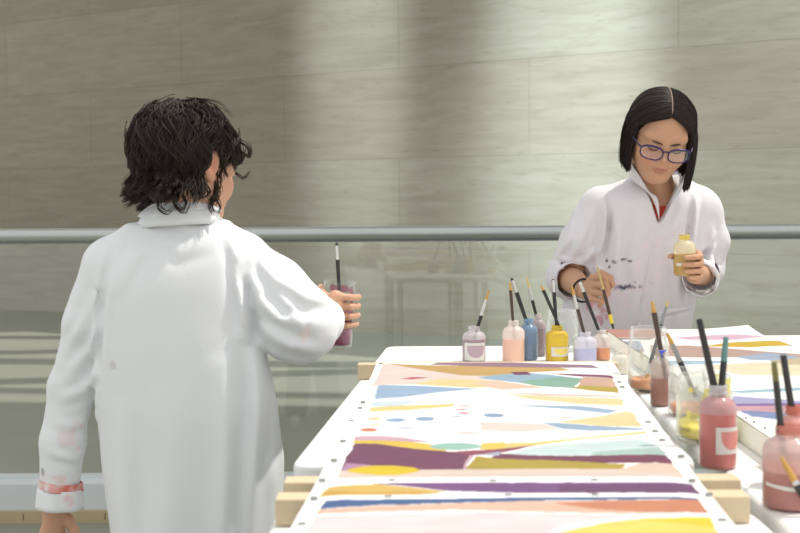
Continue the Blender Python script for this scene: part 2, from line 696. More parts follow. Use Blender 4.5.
def stone_wall_mat():
    m, nt, N, L, P = new_mat('travertine_cladding')
    tc = N.new('ShaderNodeTexCoord')
    sep = N.new('ShaderNodeSeparateXYZ')
    L.new(tc.outputs['Object'], sep.inputs[0])
    cmb = N.new('ShaderNodeCombineXYZ')
    ad = N.new('ShaderNodeMath')
    ad.operation = 'ADD'
    ad.inputs[1].default_value = 0.03
    L.new(sep.outputs['Z'], ad.inputs[0])
    L.new(sep.outputs['X'], cmb.inputs[0])
    L.new(ad.outputs[0], cmb.inputs[1])
    br = N.new('ShaderNodeTexBrick')
    br.offset = 0.5
    br.inputs['Color1'].default_value = rgba((152, 148, 131))
    br.inputs['Color2'].default_value = rgba((146, 139, 122))
    br.inputs['Mortar'].default_value = rgba((130, 125, 110))
    br.inputs['Scale'].default_value = 1.0
    br.inputs['Mortar Size'].default_value = 0.0035
    br.inputs['Mortar Smooth'].default_value = 0.3
    br.inputs['Bias'].default_value = 0.0
    br.inputs['Brick Width'].default_value = 2.4
    br.inputs['Row Height'].default_value = 0.745
    L.new(cmb.outputs[0], br.inputs['Vector'])
    mp = N.new('ShaderNodeMapping')
    mp.inputs['Scale'].default_value = (1.1, 1.0, 9.0)
    L.new(tc.outputs['Object'], mp.inputs[0])
    n1 = N.new('ShaderNodeTexNoise')
    n1.inputs['Scale'].default_value = 1.6
    n1.inputs['Detail'].default_value = 6
    n1.inputs['Roughness'].default_value = 0.62
    n1.inputs['Distortion'].default_value = 0.6
    L.new(mp.outputs[0], n1.inputs['Vector'])
    r1 = N.new('ShaderNodeValToRGB')
    r1.color_ramp.elements[0].position = 0.30
    r1.color_ramp.elements[0].color = (0.80, 0.78, 0.74, 1)
    r1.color_ramp.elements[1].position = 0.62
    r1.color_ramp.elements[1].color = (1.04, 1.04, 1.03, 1)
    L.new(n1.outputs['Fac'], r1.inputs[0])
    mp2 = N.new('ShaderNodeMapping')
    mp2.inputs['Scale'].default_value = (3.0, 1.0, 22.0)
    L.new(tc.outputs['Object'], mp2.inputs[0])
    n2 = N.new('ShaderNodeTexNoise')
    n2.inputs['Scale'].default_value = 2.2
    n2.inputs['Detail'].default_value = 3
    L.new(mp2.outputs[0], n2.inputs['Vector'])
    r2 = N.new('ShaderNodeValToRGB')
    r2.color_ramp.elements[0].position = 0.27
    r2.color_ramp.elements[0].color = (0.72, 0.69, 0.63, 1)
    r2.color_ramp.elements[1].position = 0.40
    r2.color_ramp.elements[1].color = (1, 1, 1, 1)
    L.new(n2.outputs['Fac'], r2.inputs[0])
    a = N.new('ShaderNodeMix')
    a.data_type = 'RGBA'
    a.blend_type = 'MULTIPLY'
    a.inputs[0].default_value = 0.8
    L.new(br.outputs['Color'], a.inputs[6])
    L.new(r1.outputs[0], a.inputs[7])
    b = N.new('ShaderNodeMix')
    b.data_type = 'RGBA'
    b.blend_type = 'MULTIPLY'
    b.inputs[0].default_value = 0.7
    L.new(a.outputs[2], b.inputs[6])
    L.new(r2.outputs[0], b.inputs[7])
    L.new(b.outputs[2], P.inputs['Base Color'])
    P.inputs['Roughness'].default_value = 0.5
    P.inputs['Specular IOR Level'].default_value = 0.25
    return m


WANG = -math.atan2(0.5387, 0.8425)
o = MB().box((-10, 0, -0.02), (9, 0.25, 3.4)).build('wall_back', stone_wall_mat(), smooth=False)
o.location = (0, 10.4, 0)
o.rotation_euler = (0, 0, WANG)
tag(o, None, None, kind='structure')


def floor_mat():
    m, nt, N, L, P = new_mat('pale_stone_floor')
    tc = N.new('ShaderNodeTexCoord')
    br = N.new('ShaderNodeTexBrick')
    br.inputs['Color1'].default_value = rgba((142, 143, 132))
    br.inputs['Color2'].default_value = rgba((136, 137, 126))
    br.inputs['Mortar'].default_value = rgba((120, 121, 112))
    br.inputs['Scale'].default_value = 1.0
    br.inputs['Mortar Size'].default_value = 0.003
    br.inputs['Brick Width'].default_value = 2.4
    br.inputs['Row Height'].default_value = 1.2
    L.new(tc.outputs['Object'], br.inputs['Vector'])
    nz = N.new('ShaderNodeTexNoise')
    nz.inputs['Scale'].default_value = 3.0
    nz.inputs['Detail'].default_value = 5
    L.new(tc.outputs['Object'], nz.inputs['Vector'])
    r = N.new('ShaderNodeValToRGB')
    r.color_ramp.elements[0].color = (0.88, 0.88, 0.88, 1)
    r.color_ramp.elements[1].color = (1.06, 1.06, 1.05, 1)
    L.new(nz.outputs['Fac'], r.inputs[0])
    a = N.new('ShaderNodeMix')
    a.data_type = 'RGBA'
    a.blend_type = 'MULTIPLY'
    a.inputs[0].default_value = 1.0
    L.new(br.outputs['Color'], a.inputs[6])
    L.new(r.outputs[0], a.inputs[7])
    L.new(a.outputs[2], P.inputs['Base Color'])
    P.inputs['Roughness'].default_value = 0.45
    P.inputs['Specular IOR Level'].default_value = 0.3
    return m


o = MB().box((-12, -4, -0.1), (12, 18, 0.0)).build('floor', floor_mat(), smooth=False)
tag(o, None, None, kind='structure')

# unseen slab and slats added overhead to throw the bands of shade on the floor
M_SHADE_CASTER = pmat('pale_shade_caster', (205, 205, 200), 0.8)
SH = 5.2
off = SUN_DIR * (SH / SUN_DIR.z)
o = MB().box((-6, -1.75, 0), (6, 0.95, 0.15)).build('shade_slab', M_SHADE_CASTER, smooth=False)
o.location = (off.x - 1.0, off.y + 5.85, SH)
o.rotation_euler = (0, 0, -0.12)
tag(o, None, None, kind='structure')
for i, (Yf, ang, w) in enumerate(((11.2, 0.22, 0.16), (10.2, -0.10, 0.12), (9.4, 0.14, 0.13), (8.7, -0.12, 0.15), (7.85, 0.16, 0.14), (7.4, -0.14, 0.10))):
    o = MB().box((-6, -w, 0), (6, w, 0.12)).build('shade_slat', M_SHADE_CASTER, smooth=False)
    o.location = (off.x - 2.0, off.y + Yf, SH + 0.05 * i)
    o.rotation_euler = (0, 0, ang)
    tag(o, None, None, kind='structure')

# balustrade: stone kerb, timber strip at its foot, glass, steel handrail
RA = Vector((-0.5, 4.315, 0))
RANG = 0.0
M_KERB = pmat('grey_white_kerb', (205, 212, 214), 0.5, vary=0.05, vscale=6)
o = MB().box((-2.6, 0, 0), (5.5, 0.16, 0.138)).build('trim_1', M_KERB, smooth=False)
o.location = RA
o.rotation_euler = (0, 0, RANG)
tag(bevel(o, 0.006), None, None, kind='structure')
mb = MB().box((-2.6, -0.022, 0), (5.5, -0.001, 0.042))
for k in range(60):
    x = -2.5 + k * 0.13 + 0.02 * math.sin(k * 5.1)
    mb.box((x, -0.0232, 0.012), (x + 0.004, -0.0215, 0.034), 1)
o = mb.build('baseboard_back', [pmat('timber_strip', (186, 168, 134), 0.6, vary=0.12, vscale=9), pmat('timber_notch', (120, 104, 80), 0.8)], smooth=False)
o.location = RA
o.rotation_euler = (0, 0, RANG)
tag(o, None, None, kind='structure')

rail = thing('glass_balustrade', RA, 'glass balustrade with a round steel handrail running behind the girl and boy', 'railing')
rail.rotation_euler = (0, 0, RANG)
for k in range(4):
    x0 = -2.55 + k * 2.0
    g = MB().box((x0, 0.074, 0.139), (x0 + 1.988, 0.086, 0.9745)).build('glass_panel', M_GLASS, rail, smooth=False)
r_ = MB().tube([(-2.6, 0.08, 0.998), (5.5, 0.08, 0.998)], 0.0245, 24).build('handrail', M_STEEL, rail)
sharp(r_)
MB().box((-2.6, 0.072, 0.969), (5.5, 0.088, 0.978)).build('glass_channel', M_STEEL_D, rail, smooth=False)
MB().box((-2.6, 0.066, 0.1382), (5.5, 0.094, 0.143)).build('base_channel', M_KERB, rail, smooth=False)

# ================================================================== TABLES
TZ = 0.76    # table top
CZ = 0.795   # painted canvas


def rounded_poly(pts, r, n=6):
    out = []
    m = len(pts)
    for i in range(m):
        p, a, b = Vector(pts[i]), Vector(pts[i - 1]), Vector(pts[(i + 1) % m])
        d1, d2 = (a - p).normalized(), (b - p).normalized()
        for k in range(n + 1):
            t = k / n
            q0, q1, q2 = p + d1 * r, p, p + d2 * r
            out.append(q0 * (1 - t) ** 2 + q1 * 2 * t * (1 - t) + q2 * t * t)
    return out


def table(corners, label, legs):
    c = sum((Vector(p) for p in corners), Vector((0, 0))) / 4
    t = thing('folding_table', (c.x, c.y, 0), label, 'table', None)
    out = [p - c for p in rounded_poly([Vector(p) for p in corners], 0.035)]
    n = len(out)
    v = [(p.x, p.y, TZ - 0.026) for p in out] + [(p.x, p.y, TZ) for p in out]
    f = [tuple(reversed(range(n))), tuple(range(n, 2 * n))] + [(i, (i + 1) % n, n + (i + 1) % n, n + i) for i in range(n)]
    top = mesh_obj('tabletop', v, f, M_PLASTIC, t, smooth=False)
    bevel(top, 0.008, 3)
    for (x, y) in legs:
        p = Vector((x, y)) - c
        MB().tube([(p.x, p.y, 0), (p.x, p.y, TZ - 0.025)], 0.014, 12).build('leg', M_LEG, t)
    return t


tA = table([(-0.150, 1.665), (0.400, 1.665), (0.440, 3.02), (-0.035, 3.03)], 'white table behind, under the far half of the long painting and its row of bottles',
           [(-0.05, 1.78), (0.34, 1.78), (0.0, 2.9), (0.40, 2.9)])
tB = table([(0.405, 0.75), (1.25, 0.75), (1.30, 3.22), (0.447, 3.22)], 'white table on the right carrying jars and the second painting',
           [(0.48, 0.85), (1.15, 0.85), (0.54, 3.1), (1.2, 3.1)])
tC = table([(-0.150, 0.70), (0.400, 0.70), (0.399, 1.47), (-0.143, 1.475)], 'white table nearest, under the near end of the long painting',
           [(-0.08, 0.80), (0.32, 0.80), (-0.08, 1.40), (0.33, 1.40)])

# ================================================================== PAINTINGS
PK = 0.63    # pigment strength: photo colours under full sun are brighter than the paint itself


def plane_poly(pts, z=CZ):
    return np.array([on_plane(x, y, z)[:2] for x, y in pts])


def oval(cx, cy, rx, ry, n=20):
    return [(cx + rx * math.cos(2 * math.pi * i / n), cy + ry * math.sin(2 * math.pi * i / n)) for i in range(n)]


def inside(poly, P):
    x, y = P[:, 0], P[:, 1]
    res = np.zeros(len(P), dtype=bool)
    j = len(poly) - 1
    for i in range(len(poly)):
        xi, yi = poly[i]
        xj, yj = poly[j]
        if yi != yj:
            c = ((yi > y) != (yj > y)) & (x < (xj - xi) * (y - yi) / (yj - yi) + xi)
            res ^= c
        j = i
    return res


def paint_canvas(name, quad, nu, nv, shapes, parent, origin, zfun=None, base=(250, 248, 246)):
    q = [np.array(p) for p in quad]   # far-left, far-right, near-right, near-left (world xy)
    u = np.linspace(0, 1, nu)
    w = np.linspace(0, 1, nv)
    U, W = np.meshgrid(u, w, indexing='xy')
    XY = ((1 - U)[..., None] * (1 - W)[..., None] * q[0] + U[..., None] * (1 - W)[..., None] * q[1]
          + U[..., None] * W[..., None] * q[2] + (1 - U)[..., None] * W[..., None] * q[3]).reshape(-1, 2)
    col = np.tile(np.array(lin(base)) * 0.86, (len(XY), 1))
    jit = np.stack([vnoise(np.c_[XY, XY[:, :1] * 0], (60, 60, 1), 3), vnoise(np.c_[XY, XY[:, :1] * 0], (60, 60, 1), 5)], 1) * 0.0018
    PJ = XY + jit
    tone = 1 + 0.07 * vnoise(np.c_[XY, XY[:, :1] * 0], (25, 60, 1), 9)
    for pts, c in shapes:
        poly = plane_poly(pts)
        lo, hi = poly.min(0), poly.max(0)
        cand = np.where((PJ >= lo).all(1) & (PJ <= hi).all(1))[0]
        if len(cand):
            hit = cand[inside(poly, PJ[cand])]
            col[hit] = np.array(lin(c)) * PK * tone[hit, None]
    Z = np.full(len(XY), CZ)
    if zfun is not None:
        Z += zfun(XY, U.ravel(), W.ravel())
    i = np.arange(nv - 1)[:, None] * nu + np.arange(nu - 1)[None]
    Fq = np.stack([i + nu, i + nu + 1, i + 1, i], -1).reshape(-1, 4)
    return mesh_obj(name, np.c_[XY, Z], Fq, M_CANVAS, parent, True, pigment=np.clip(col, 0, 1), origin=origin)


M_CANVAS = vcol_mat('painted_canvas', 0.55, 0.15, 500, spec=0.3)
M_STAPLE = pmat('dark_staple', (150, 150, 148), 0.5)

S1 = [
    ([(440, 362), (500, 362), (592, 365), (600, 368), (540, 367.5), (470, 366), (430, 364.5)], (165, 130, 150)),
    ([(383, 364), (460, 372), (500, 378), (500, 385), (372, 385)], (250, 230, 222)),
    ([(384, 363.5), (420, 365), (480, 366), (560, 367.5), (572, 370), (520, 373), (490, 376), (462, 375.5)], (216, 176, 110)),
    ([(400, 379), (412, 377), (430, 377.5), (412, 379.6)], (205, 110, 120)),
    ([(412, 384.5), (440, 379), (480, 380), (500, 384), (540, 386), (470, 388)], (251, 228, 165)),
    ([(470, 383), (500, 381), (545, 388), (500, 390)], (250, 215, 190)),
    ([(478, 377), (505, 374), (530, 373), (548, 374.5), (583, 379), (560, 381), (520, 383), (485, 379)], (165, 195, 215)),
    ([(535, 379.5), (560, 377), (584, 379), (573, 388.5), (540, 386.5), (515, 382)], (150, 190, 170)),
    ([(583, 377), (612, 378), (618, 388.5), (578, 387)], (226, 186, 165)),
    ([(571, 388.5), (582, 386), (617, 387.5), (620, 393.5), (596, 392)], (200, 175, 80)),
    ([(511, 372), (528, 371.6), (531, 374.6), (514, 374.8)], (120, 60, 100)),
    ([(545, 373.3), (612, 375), (614, 378), (580, 376.6)], (140, 75, 110)),
    ([(500, 392), (620, 396.5), (621, 398), (540, 396)], (245, 215, 205)),
    ([(502, 394), (560, 397), (622, 399), (625, 406), (580, 404), (530, 399)], (252, 232, 176)),
    ([(378, 385), (420, 386), (452, 388), (482, 389), (440, 393), (400, 397.5), (374, 399)], (172, 198, 228)),
    ([(374, 401), (420, 400), (400, 405.5), (370, 406)], (225, 240, 248)),
    ([(370, 407), (400, 405), (455, 403), (452, 406), (410, 409.5), (369, 411.5)], (252, 228, 150)),
    (oval(373, 418.5, 7, 1.2), (251, 220, 150)),
    (oval(396, 420, 10, 2.0), (160, 188, 220)), (oval(425, 418.8, 10, 2.2), (160, 188, 220)),
    (oval(494, 415, 11, 2.1), (160, 185, 215)), (oval(457, 416.5, 5, 1), (185, 205, 228)),
    (oval(465, 405.4, 7, 0.7), (225, 140, 150)), (oval(461, 409, 7, 0.7), (225, 140, 150)), (oval(464, 413, 6, 0.9), (220, 130, 140)),
    (oval(369, 429.6, 9, 1.8), (226, 140, 108)), (oval(405, 428, 10, 1.2), (222, 220, 242)), (oval(374, 424.5, 6, 0.9), (252, 226, 180)),
    (oval(468, 433, 12, 1.0), (246, 205, 205)), (oval(566, 416.7, 7, 0.8), (244, 205, 205)),
    ([(510, 405), (545, 405.2), (580, 406), (600, 408), (618, 410), (608, 413), (566, 408.8)], (172, 198, 225)),
    ([(598, 416), (624, 411), (632, 411.5), (643, 426.5), (600, 425.5), (556, 421.5)], (252, 232, 176)),
    ([(480, 422), (542, 423), (562, 429), (520, 432), (480, 430)], (252, 232, 222)),
    ([(541, 422), (560, 422.4), (590, 425), (645, 428), (643, 429.5), (590, 430.5), (565, 429)], (168, 192, 218)),
    ([(500, 444), (535, 443), (600, 436), (645, 430.5), (646, 433), (580, 440), (540, 446), (500, 449.5)], (252, 228, 145)),
    ([(500, 455), (545, 446.5), (640, 439), (655, 444), (667, 455), (560, 456.5)], (226, 244, 244)),
    ([(590, 453), (660, 447), (669, 456), (600, 457)], (190, 216, 208)),
    ([(356, 436), (380, 435.5), (400, 437), (436, 442.5), (354, 441.5)], (226, 186, 200)),
    ([(482, 443.5), (505, 442.5), (505, 450), (480, 450)], (250, 222, 110)),
    ([(500, 453.8), (530, 455.8), (570, 456.8), (620, 455.5), (666, 454.5), (673, 463), (600, 463.5), (530, 460), (490, 458.5)], (134, 72, 98)),
    ([(476, 456), (500, 458.8), (560, 461), (625, 464.5), (622, 469), (560, 470), (464, 470), (470, 463)], (196, 172, 76)),
    ([(342, 469), (500, 469), (622, 469), (640, 463.5), (673, 463), (685, 476.5), (336, 477.5)], (243, 222, 210)),
    ([(616, 470), (640, 464), (673, 463), (681, 472), (630, 472)], (246, 216, 196)),
    ([(355, 442.5), (376, 443.5), (414, 448.5), (446, 451.5), (473, 455), (464, 469.5), (341, 469.5), (347, 455)], (132, 78, 106)),
    ([(347, 462), (368, 464.5), (375, 466), (366, 470), (341, 470)], (196, 150, 186)),
    ([(354, 440), (385, 440.5), (410, 442), (432, 444.5), (448, 451.8), (414, 448.8), (376, 443.8), (353, 443)], (246, 212, 90)),
    (oval(456, 446.8, 26, 3.6), (172, 214, 200)),
    ([(446, 452), (500, 449.4), (538, 445.6), (505, 452.8), (473, 455.4)], (165, 90, 110)),
    ([(473, 455.4), (500, 452), (500, 456)], (196, 202, 226)),
    ([(470, 455), (474, 456), (468, 462), (466, 469.5), (463, 469.5), (465, 461)], (225, 190, 200)),
    (oval(384, 470.2, 36, 4.8), (242, 210, 50)),
    # narrow strip between the two bars
    ([(328, 485.5), (379, 484), (448, 491.5), (420, 494.5), (320, 495)], (240, 202, 112)),
    ([(328, 490), (360, 492), (420, 491.5), (440, 493), (420, 494.5), (322, 494.5)], (226, 180, 95)),
    ([(370, 483.5), (420, 482.5), (520, 482.3), (692, 482), (701, 492.6), (520, 493), (452, 491.4), (400, 485.5)], (136, 92, 148)),
    ([(560, 484.5), (692, 483), (701, 492.6), (560, 493)], (124, 80, 124)),
    # near field
    ([(325, 500), (400, 499), (520, 497.2), (698, 496.5), (700, 498.6), (560, 500), (450, 503), (380, 505.5), (319, 509)], (84, 114, 164)),
    ([(319, 509.5), (380, 506), (450, 503.4), (520, 501), (700, 498.8), (707, 512), (640, 513), (450, 510), (316, 514)], (250, 206, 182)),
    ([(550, 502), (640, 499.8), (700, 498.8), (708, 511.5), (650, 511.5), (590, 507.5)], (226, 150, 116)),
    ([(316, 516), (500, 512), (640, 514), (560, 525), (520, 560), (480, 700), (180, 700)], (254, 238, 238)),
    ([(530, 540), (600, 523), (645, 517), (710, 516.5), (722, 545), (760, 640), (520, 640)], (252, 234, 120)),
    ([(640, 519), (710, 516.5), (716, 528), (690, 524)], (248, 226, 70)),
]
pA = thing('striped_painting', (0.16, 1.8, TZ), 'long painted canvas in front with purple, yellow and blue bands, stretched over pine bars', 'painting')
PO = (0.16, 1.8, TZ)
fl, fr = on_plane(377, 363, CZ), on_plane(613, 362, CZ)
nl, nr = on_plane(286, 536, CZ), on_plane(744, 536, CZ)


def beyond(a, b, Y):
    t = (Y - a.y) / (b.y - a.y)
    return a + (b - a) * t


nl2, nr2 = beyond(fl, nl, 0.80), beyond(fr, nr, 0.80)


def sag1(XY, U, W):
    z = 0.0016 * vnoise(np.c_[XY, XY[:, :1] * 0], (7, 9, 1), 21)
    for yb in (2.45, 1.44, 1.36, 0.84):
        z = z * (1 - np.exp(-((XY[:, 1] - yb) / 0.05) ** 2))
    edge = np.exp(-(U / 0.05) ** 2) + np.exp(-((1 - U) / 0.05) ** 2)
    z -= edge * 0.004 * (0.5 + 0.5 * np.sin(XY[:, 1] * 9.0 + 1))
    return z


paint_canvas('canvas', [fl[:2], fr[:2], nr2[:2], nl2[:2]], 330, 620, S1, pA, PO, sag1)
for yb, xl, xr in ((2.475, -0.085, 0.43), (1.443, -0.136, 0.392), (1.362, -0.1375, 0.380), (0.82, -0.14, 0.36)):
    b = MB().box((xl, yb - 0.017, TZ + 0.0005), (xr, yb + 0.017, CZ - 0.0045)).build('stretcher_bar', M_WOOD, pA, smooth=False, origin=PO)
    bevel(b, 0.0015, 2)
for (px, py) in ((381, 364), (437, 364), (363, 402), (360, 408), (351, 421), (343, 441), (334, 460), (322, 480), (314, 498), (302, 524),
                 (619, 382), (622, 387), (648, 422), (655, 431), (662, 440), (681, 456), (692, 480.3), (709, 494), (722, 520),
                 (392, 480.5), (493, 481), (594, 480.3), (388, 497), (508, 495.2), (595, 495)):
    p = on_plane(px, py, CZ)
    MB().box((p.x - 0.0038, p.y - 0.0015, CZ - 0.002), (p.x + 0.0038, p.y + 0.0015, CZ + 0.0016)).build('staple', M_STAPLE, pA, smooth=False, origin=PO)

S2 = [
    ([(603, 329), (660, 329), (668, 335), (655, 337.5), (606, 337.5)], (206, 152, 138)),
    ([(606, 338), (655, 338), (650, 339.5), (606, 339.5)], (120, 110, 105)),  # shadow line under the far bar, painted into the canvas colours
    ([(602, 341), (640, 341), (645, 352), (625, 354), (606, 350)], (186, 190, 215)),
    ([(672, 337), (700, 335.6), (735, 334.2), (768, 336), (735, 339.5), (690, 339.5)], (236, 196, 216)),
    ([(650, 345), (690, 345), (720, 347.5), (760, 351), (800, 354), (830, 358), (740, 357.5), (690, 357.5), (650, 355)], (204, 172, 160)),
    ([(703, 346), (730, 342.5), (765, 340.8), (784, 341), (793, 345.5), (750, 347.6)], (225, 186, 42)),
    ([(735, 357), (768, 352.5), (800, 357), (830, 362), (750, 360)], (176, 190, 212)),
    ([(768, 361), (800, 358), (830, 366), (780, 365)], (216, 196, 160)),
    ([(660, 361), (690, 360.5), (735, 361), (705, 364.5), (660, 365)], (178, 208, 230)),
    ([(700, 366), (760, 362), (830, 367), (830, 376), (740, 375)], (253, 240, 205)),
    ([(720, 391), (737, 391), (800, 387.5), (830, 387), (830, 390), (740, 393.5)], (172, 208, 224)),
    ([(720, 396), (737, 396.5), (775, 399), (830, 403), (830, 405), (738, 404)], (188, 184, 224)),
    ([(720, 404), (738, 403.6), (830, 403), (830, 406), (738, 406)], (146, 112, 166)),
    ([(720, 406), (738, 406), (830, 406), (830, 414), (737, 411.5)], (220, 172, 182)),
    ([(739, 411), (755, 411), (795, 414), (790, 421), (752, 417)], (140, 156, 202)),
    ([(778, 416), (840, 413), (840, 424), (785, 422)], (190, 180, 92)),
]
pB = thing('pastel_painting', (0.68, 2.3, TZ), 'painted canvas on the right with mustard, lilac and blue bands, far corner curling up', 'painting')
PO2 = (0.68, 2.3, TZ)
qfl, qnl = on_plane(605, 329, CZ), on_plane(776, 441, CZ)
qnl = beyond(qfl, qnl, 1.60)
qw = on_plane(748, 329, CZ) - qfl


def sag2(XY, U, W):
    z = 0.0015 * vnoise(np.c_[XY, XY[:, :1] * 0], (7, 9, 1), 31)
    d = np.clip(1 - ((1 - U) / 0.42) - (W / 0.10), 0, 1)
    z = z + 0.010 * d ** 1.6
    return z


paint_canvas('canvas', [qfl[:2], (qfl + qw)[:2], (qnl + qw)[:2], qnl[:2]], 190, 480, S2, pB, PO2, sag2)
for t in (0.02, 0.5, 0.98):
    p = qfl + (qnl - qfl) * t
    b = MB().box((p.x - 0.01, p.y - 0.017, TZ + 0.0005), (p.x + qw.x + 0.01, p.y + 0.017, CZ - 0.003)).build('stretcher_bar', M_WOOD, pB, smooth=False, origin=PO2)
    bevel(b, 0.0015, 2)
M_WRAP = pmat('primed_canvas_edge', (244, 240, 226), 0.7, bump=0.1, bscale=200)
dv = (qnl - qfl)
side_a, side_b = qfl + dv * 0.035, qnl - dv * 0.03
mb = MB()
lo_, hi_ = TZ + 0.0008, CZ - 0.0022
v_ = []
for q in (side_a, side_b):
    for dx in (-0.002, 0.018):
        for z in (lo_, hi_):
            v_.append((q.x + dx, q.y, z))
mb.add(v_, [(0, 1, 3, 2), (4, 6, 7, 5), (0, 4, 5, 1), (2, 3, 7, 6), (1, 5, 7, 3), (0, 2, 6, 4)])
bevel(mb.build('side_bar', M_WRAP, pB, smooth=False, origin=PO2), 0.002, 2)
for (px, py) in ((746, 418), (754, 422), (765, 428)):
    d = ray(px, py)
    X = 0.508
    p = V(0, 0, H) + d * (X / d.x)
    t_ = (p.y - qfl.y) / dv.y
    X = qfl.x + dv.x * t_ - 0.002
    p = V(0, 0, H) + d * (X / d.x)
    MB().box((p.x - 0.0010, p.y - 0.0035, p.z - 0.0012), (p.x + 0.0008, p.y + 0.0035, p.z + 0.0012)).build('staple', M_STAPLE, pB, smooth=False, origin=PO2)
p = on_plane(795, 346, CZ)
p.x = min(p.x, qfl.x + qw.x - 0.008)
MB().box((p.x - 0.003, p.y - 0.0018, CZ - 0.002), (p.x + 0.003, p.y + 0.0018, CZ + 0.0018)).build('staple', M_STAPLE, pB, smooth=False, origin=PO2)

# ================================================================== BOTTLES, JARS, BRUSHES
M_MILK = {}


def milk(c, amt):
    key = (tuple(c), amt)
    if key not in M_MILK:
        M_MILK[key] = clear_mat('soft_plastic', (0.97, 0.97, 0.96), 0.8, 0.15, amt, c, 1.3)
    return M_MILK[key]


M_PAINT = {}


def paint(c, k=1.05):
    c = tuple(c)
    if c not in M_PAINT:
        M_PAINT[c] = pmat('poster_paint', c, 0.35, k)
    return M_PAINT[c]


M_LABEL = pmat('white_label', (236, 232, 226), 0.5, k=0.85)


def cyl_shape(R, pts, seg=0.12):
    """polygon in (angle from the camera side, height) wrapped on a cylinder: a strip fan with thickness"""
    mb = MB()
    a0, a1 = min(p[0] for p in pts), max(p[0] for p in pts)
    n = max(int((a1 - a0) / seg), 3)
    lo, up = [], []
    for i in range(n + 1):
        a = a0 + (a1 - a0) * min(max(i / n, 0.002), 0.998)
        zs = []
        for j in range(len(pts)):
            (x1, y1), (x2, y2) = pts[j - 1], pts[j]
            if (x1 - a) * (x2 - a) <= 0 and x1 != x2:
                zs.append(y1 + (y2 - y1) * (a - x1) / (x2 - x1))
        lo.append((a, min(zs)))
        up.append((a, max(zs)))
    v, f = [], []
    for (a, z), (b_, z2) in zip(lo, up):
        for zz in (z, z2):
            v.append((R * math.sin(a), -R * math.cos(a), zz))
    for i in range(n):
        f.append((2 * i, 2 * i + 2, 2 * i + 3, 2 * i + 1))
    return mb.add(v, f)


def bottle(px, w, top, base, col, level, label, upper=(238, 232, 228), amt=0.62, tag_shape=None, rot=0.0, neck_col=None, name='paint_bottle', pos=None, size=None):
    """squat plastic bottle: base = pixel row of its front foot"""
    if pos is None:
        pf = on_plane(px, base, TZ)
        s = F / pf.y
        R = w / 2 / s
        Hh = (base - top) / s
        c = Vector((pf.x * (pf.y + R) / pf.y, pf.y + R, TZ))
    else:
        c, (R, Hh) = Vector(pos), size
    t = thing(name, c, label, 'bottle', None)
    t.rotation_euler = (0, 0, rot)
    lv = min(level, 0.665)
    prof = [(0.0, 0.0), (R * 0.86, 0.0), (R * 0.97, Hh * 0.02), (R, Hh * 0.06), (R, lv * Hh * 0.5), (R, lv * Hh), (R, Hh * 0.68), (R * 0.97, Hh * 0.74),
            (R * 0.86, Hh * 0.80), (R * 0.64, Hh * 0.845), (R * 0.47, Hh * 0.865), (R * 0.45, Hh * 0.885), (R * 0.52, Hh * 0.895), (R * 0.52, Hh * 0.92),
            (R * 0.45, Hh * 0.93), (R * 0.46, Hh * 0.955), (R * 0.49, Hh * 0.965), (R * 0.49, Hh), (R * 0.40, Hh)]
    kmax = len(prof)
    mats = [milk(upper, 0.22), milk(upper, amt), milk(neck_col or upper, 0.85)]
    b = MB().lathe(prof, 28, matf=lambda k: 0 if prof[k][1] < lv * Hh - 1e-6 else (2 if prof[k][1] > Hh * 0.88 and neck_col else 1)).build('bottle_body', mats, t)
    r2 = R - 0.0012
    zt = level * Hh
    pp = [(r2 * 0.84, 0.0015), (r2 * 0.97, Hh * 0.02 + 0.001), (r2, Hh * 0.06), (r2, zt - 0.0015), (r2 * 0.97, zt)]
    if level > 0.68:
        pp = [(r2 * 0.84, 0.0015), (r2 * 0.97, Hh * 0.02 + 0.001), (r2, Hh * 0.06), (r2, Hh * 0.68), (r2 * 0.96, Hh * 0.74), (r2 * 0.84, Hh * 0.80), (r2 * 0.45, Hh * 0.85)]
    p = MB().lathe(pp, 28, closed=True).build('paint', paint(col), t)
    sharp(p, 60)
    if tag_shape:
        a0, a1, z0, z1 = tag_shape
        cyl_shape(R + 0.0005, [(a0, z0 * Hh), (a1, z0 * Hh), (a1, z1 * Hh), (a0, z1 * Hh)]).build('sticker', M_LABEL, t)
        m = (a0 + a1) / 2 + 0.08
        dz = (z1 - z0) * Hh
        half_w = (a1 - a0) * 0.38
        pts = [(m + half_w * math.cos(q), (z0 + z1) / 2 * Hh + dz * 0.12 + dz * 0.46 * math.sin(q)) for q in np.linspace(math.pi, 2 * math.pi, 11)]
        pts = [(m - half_w, z1 * Hh - dz * 0.16)] + pts + [(m + half_w, z1 * Hh - dz * 0.16)]
        cyl_shape(R + 0.0010, pts, 0.08).build('sticker_emblem', paint(tuple(int(x * 0.75 + 60) for x in col)), t)
    return t, c, R, Hh


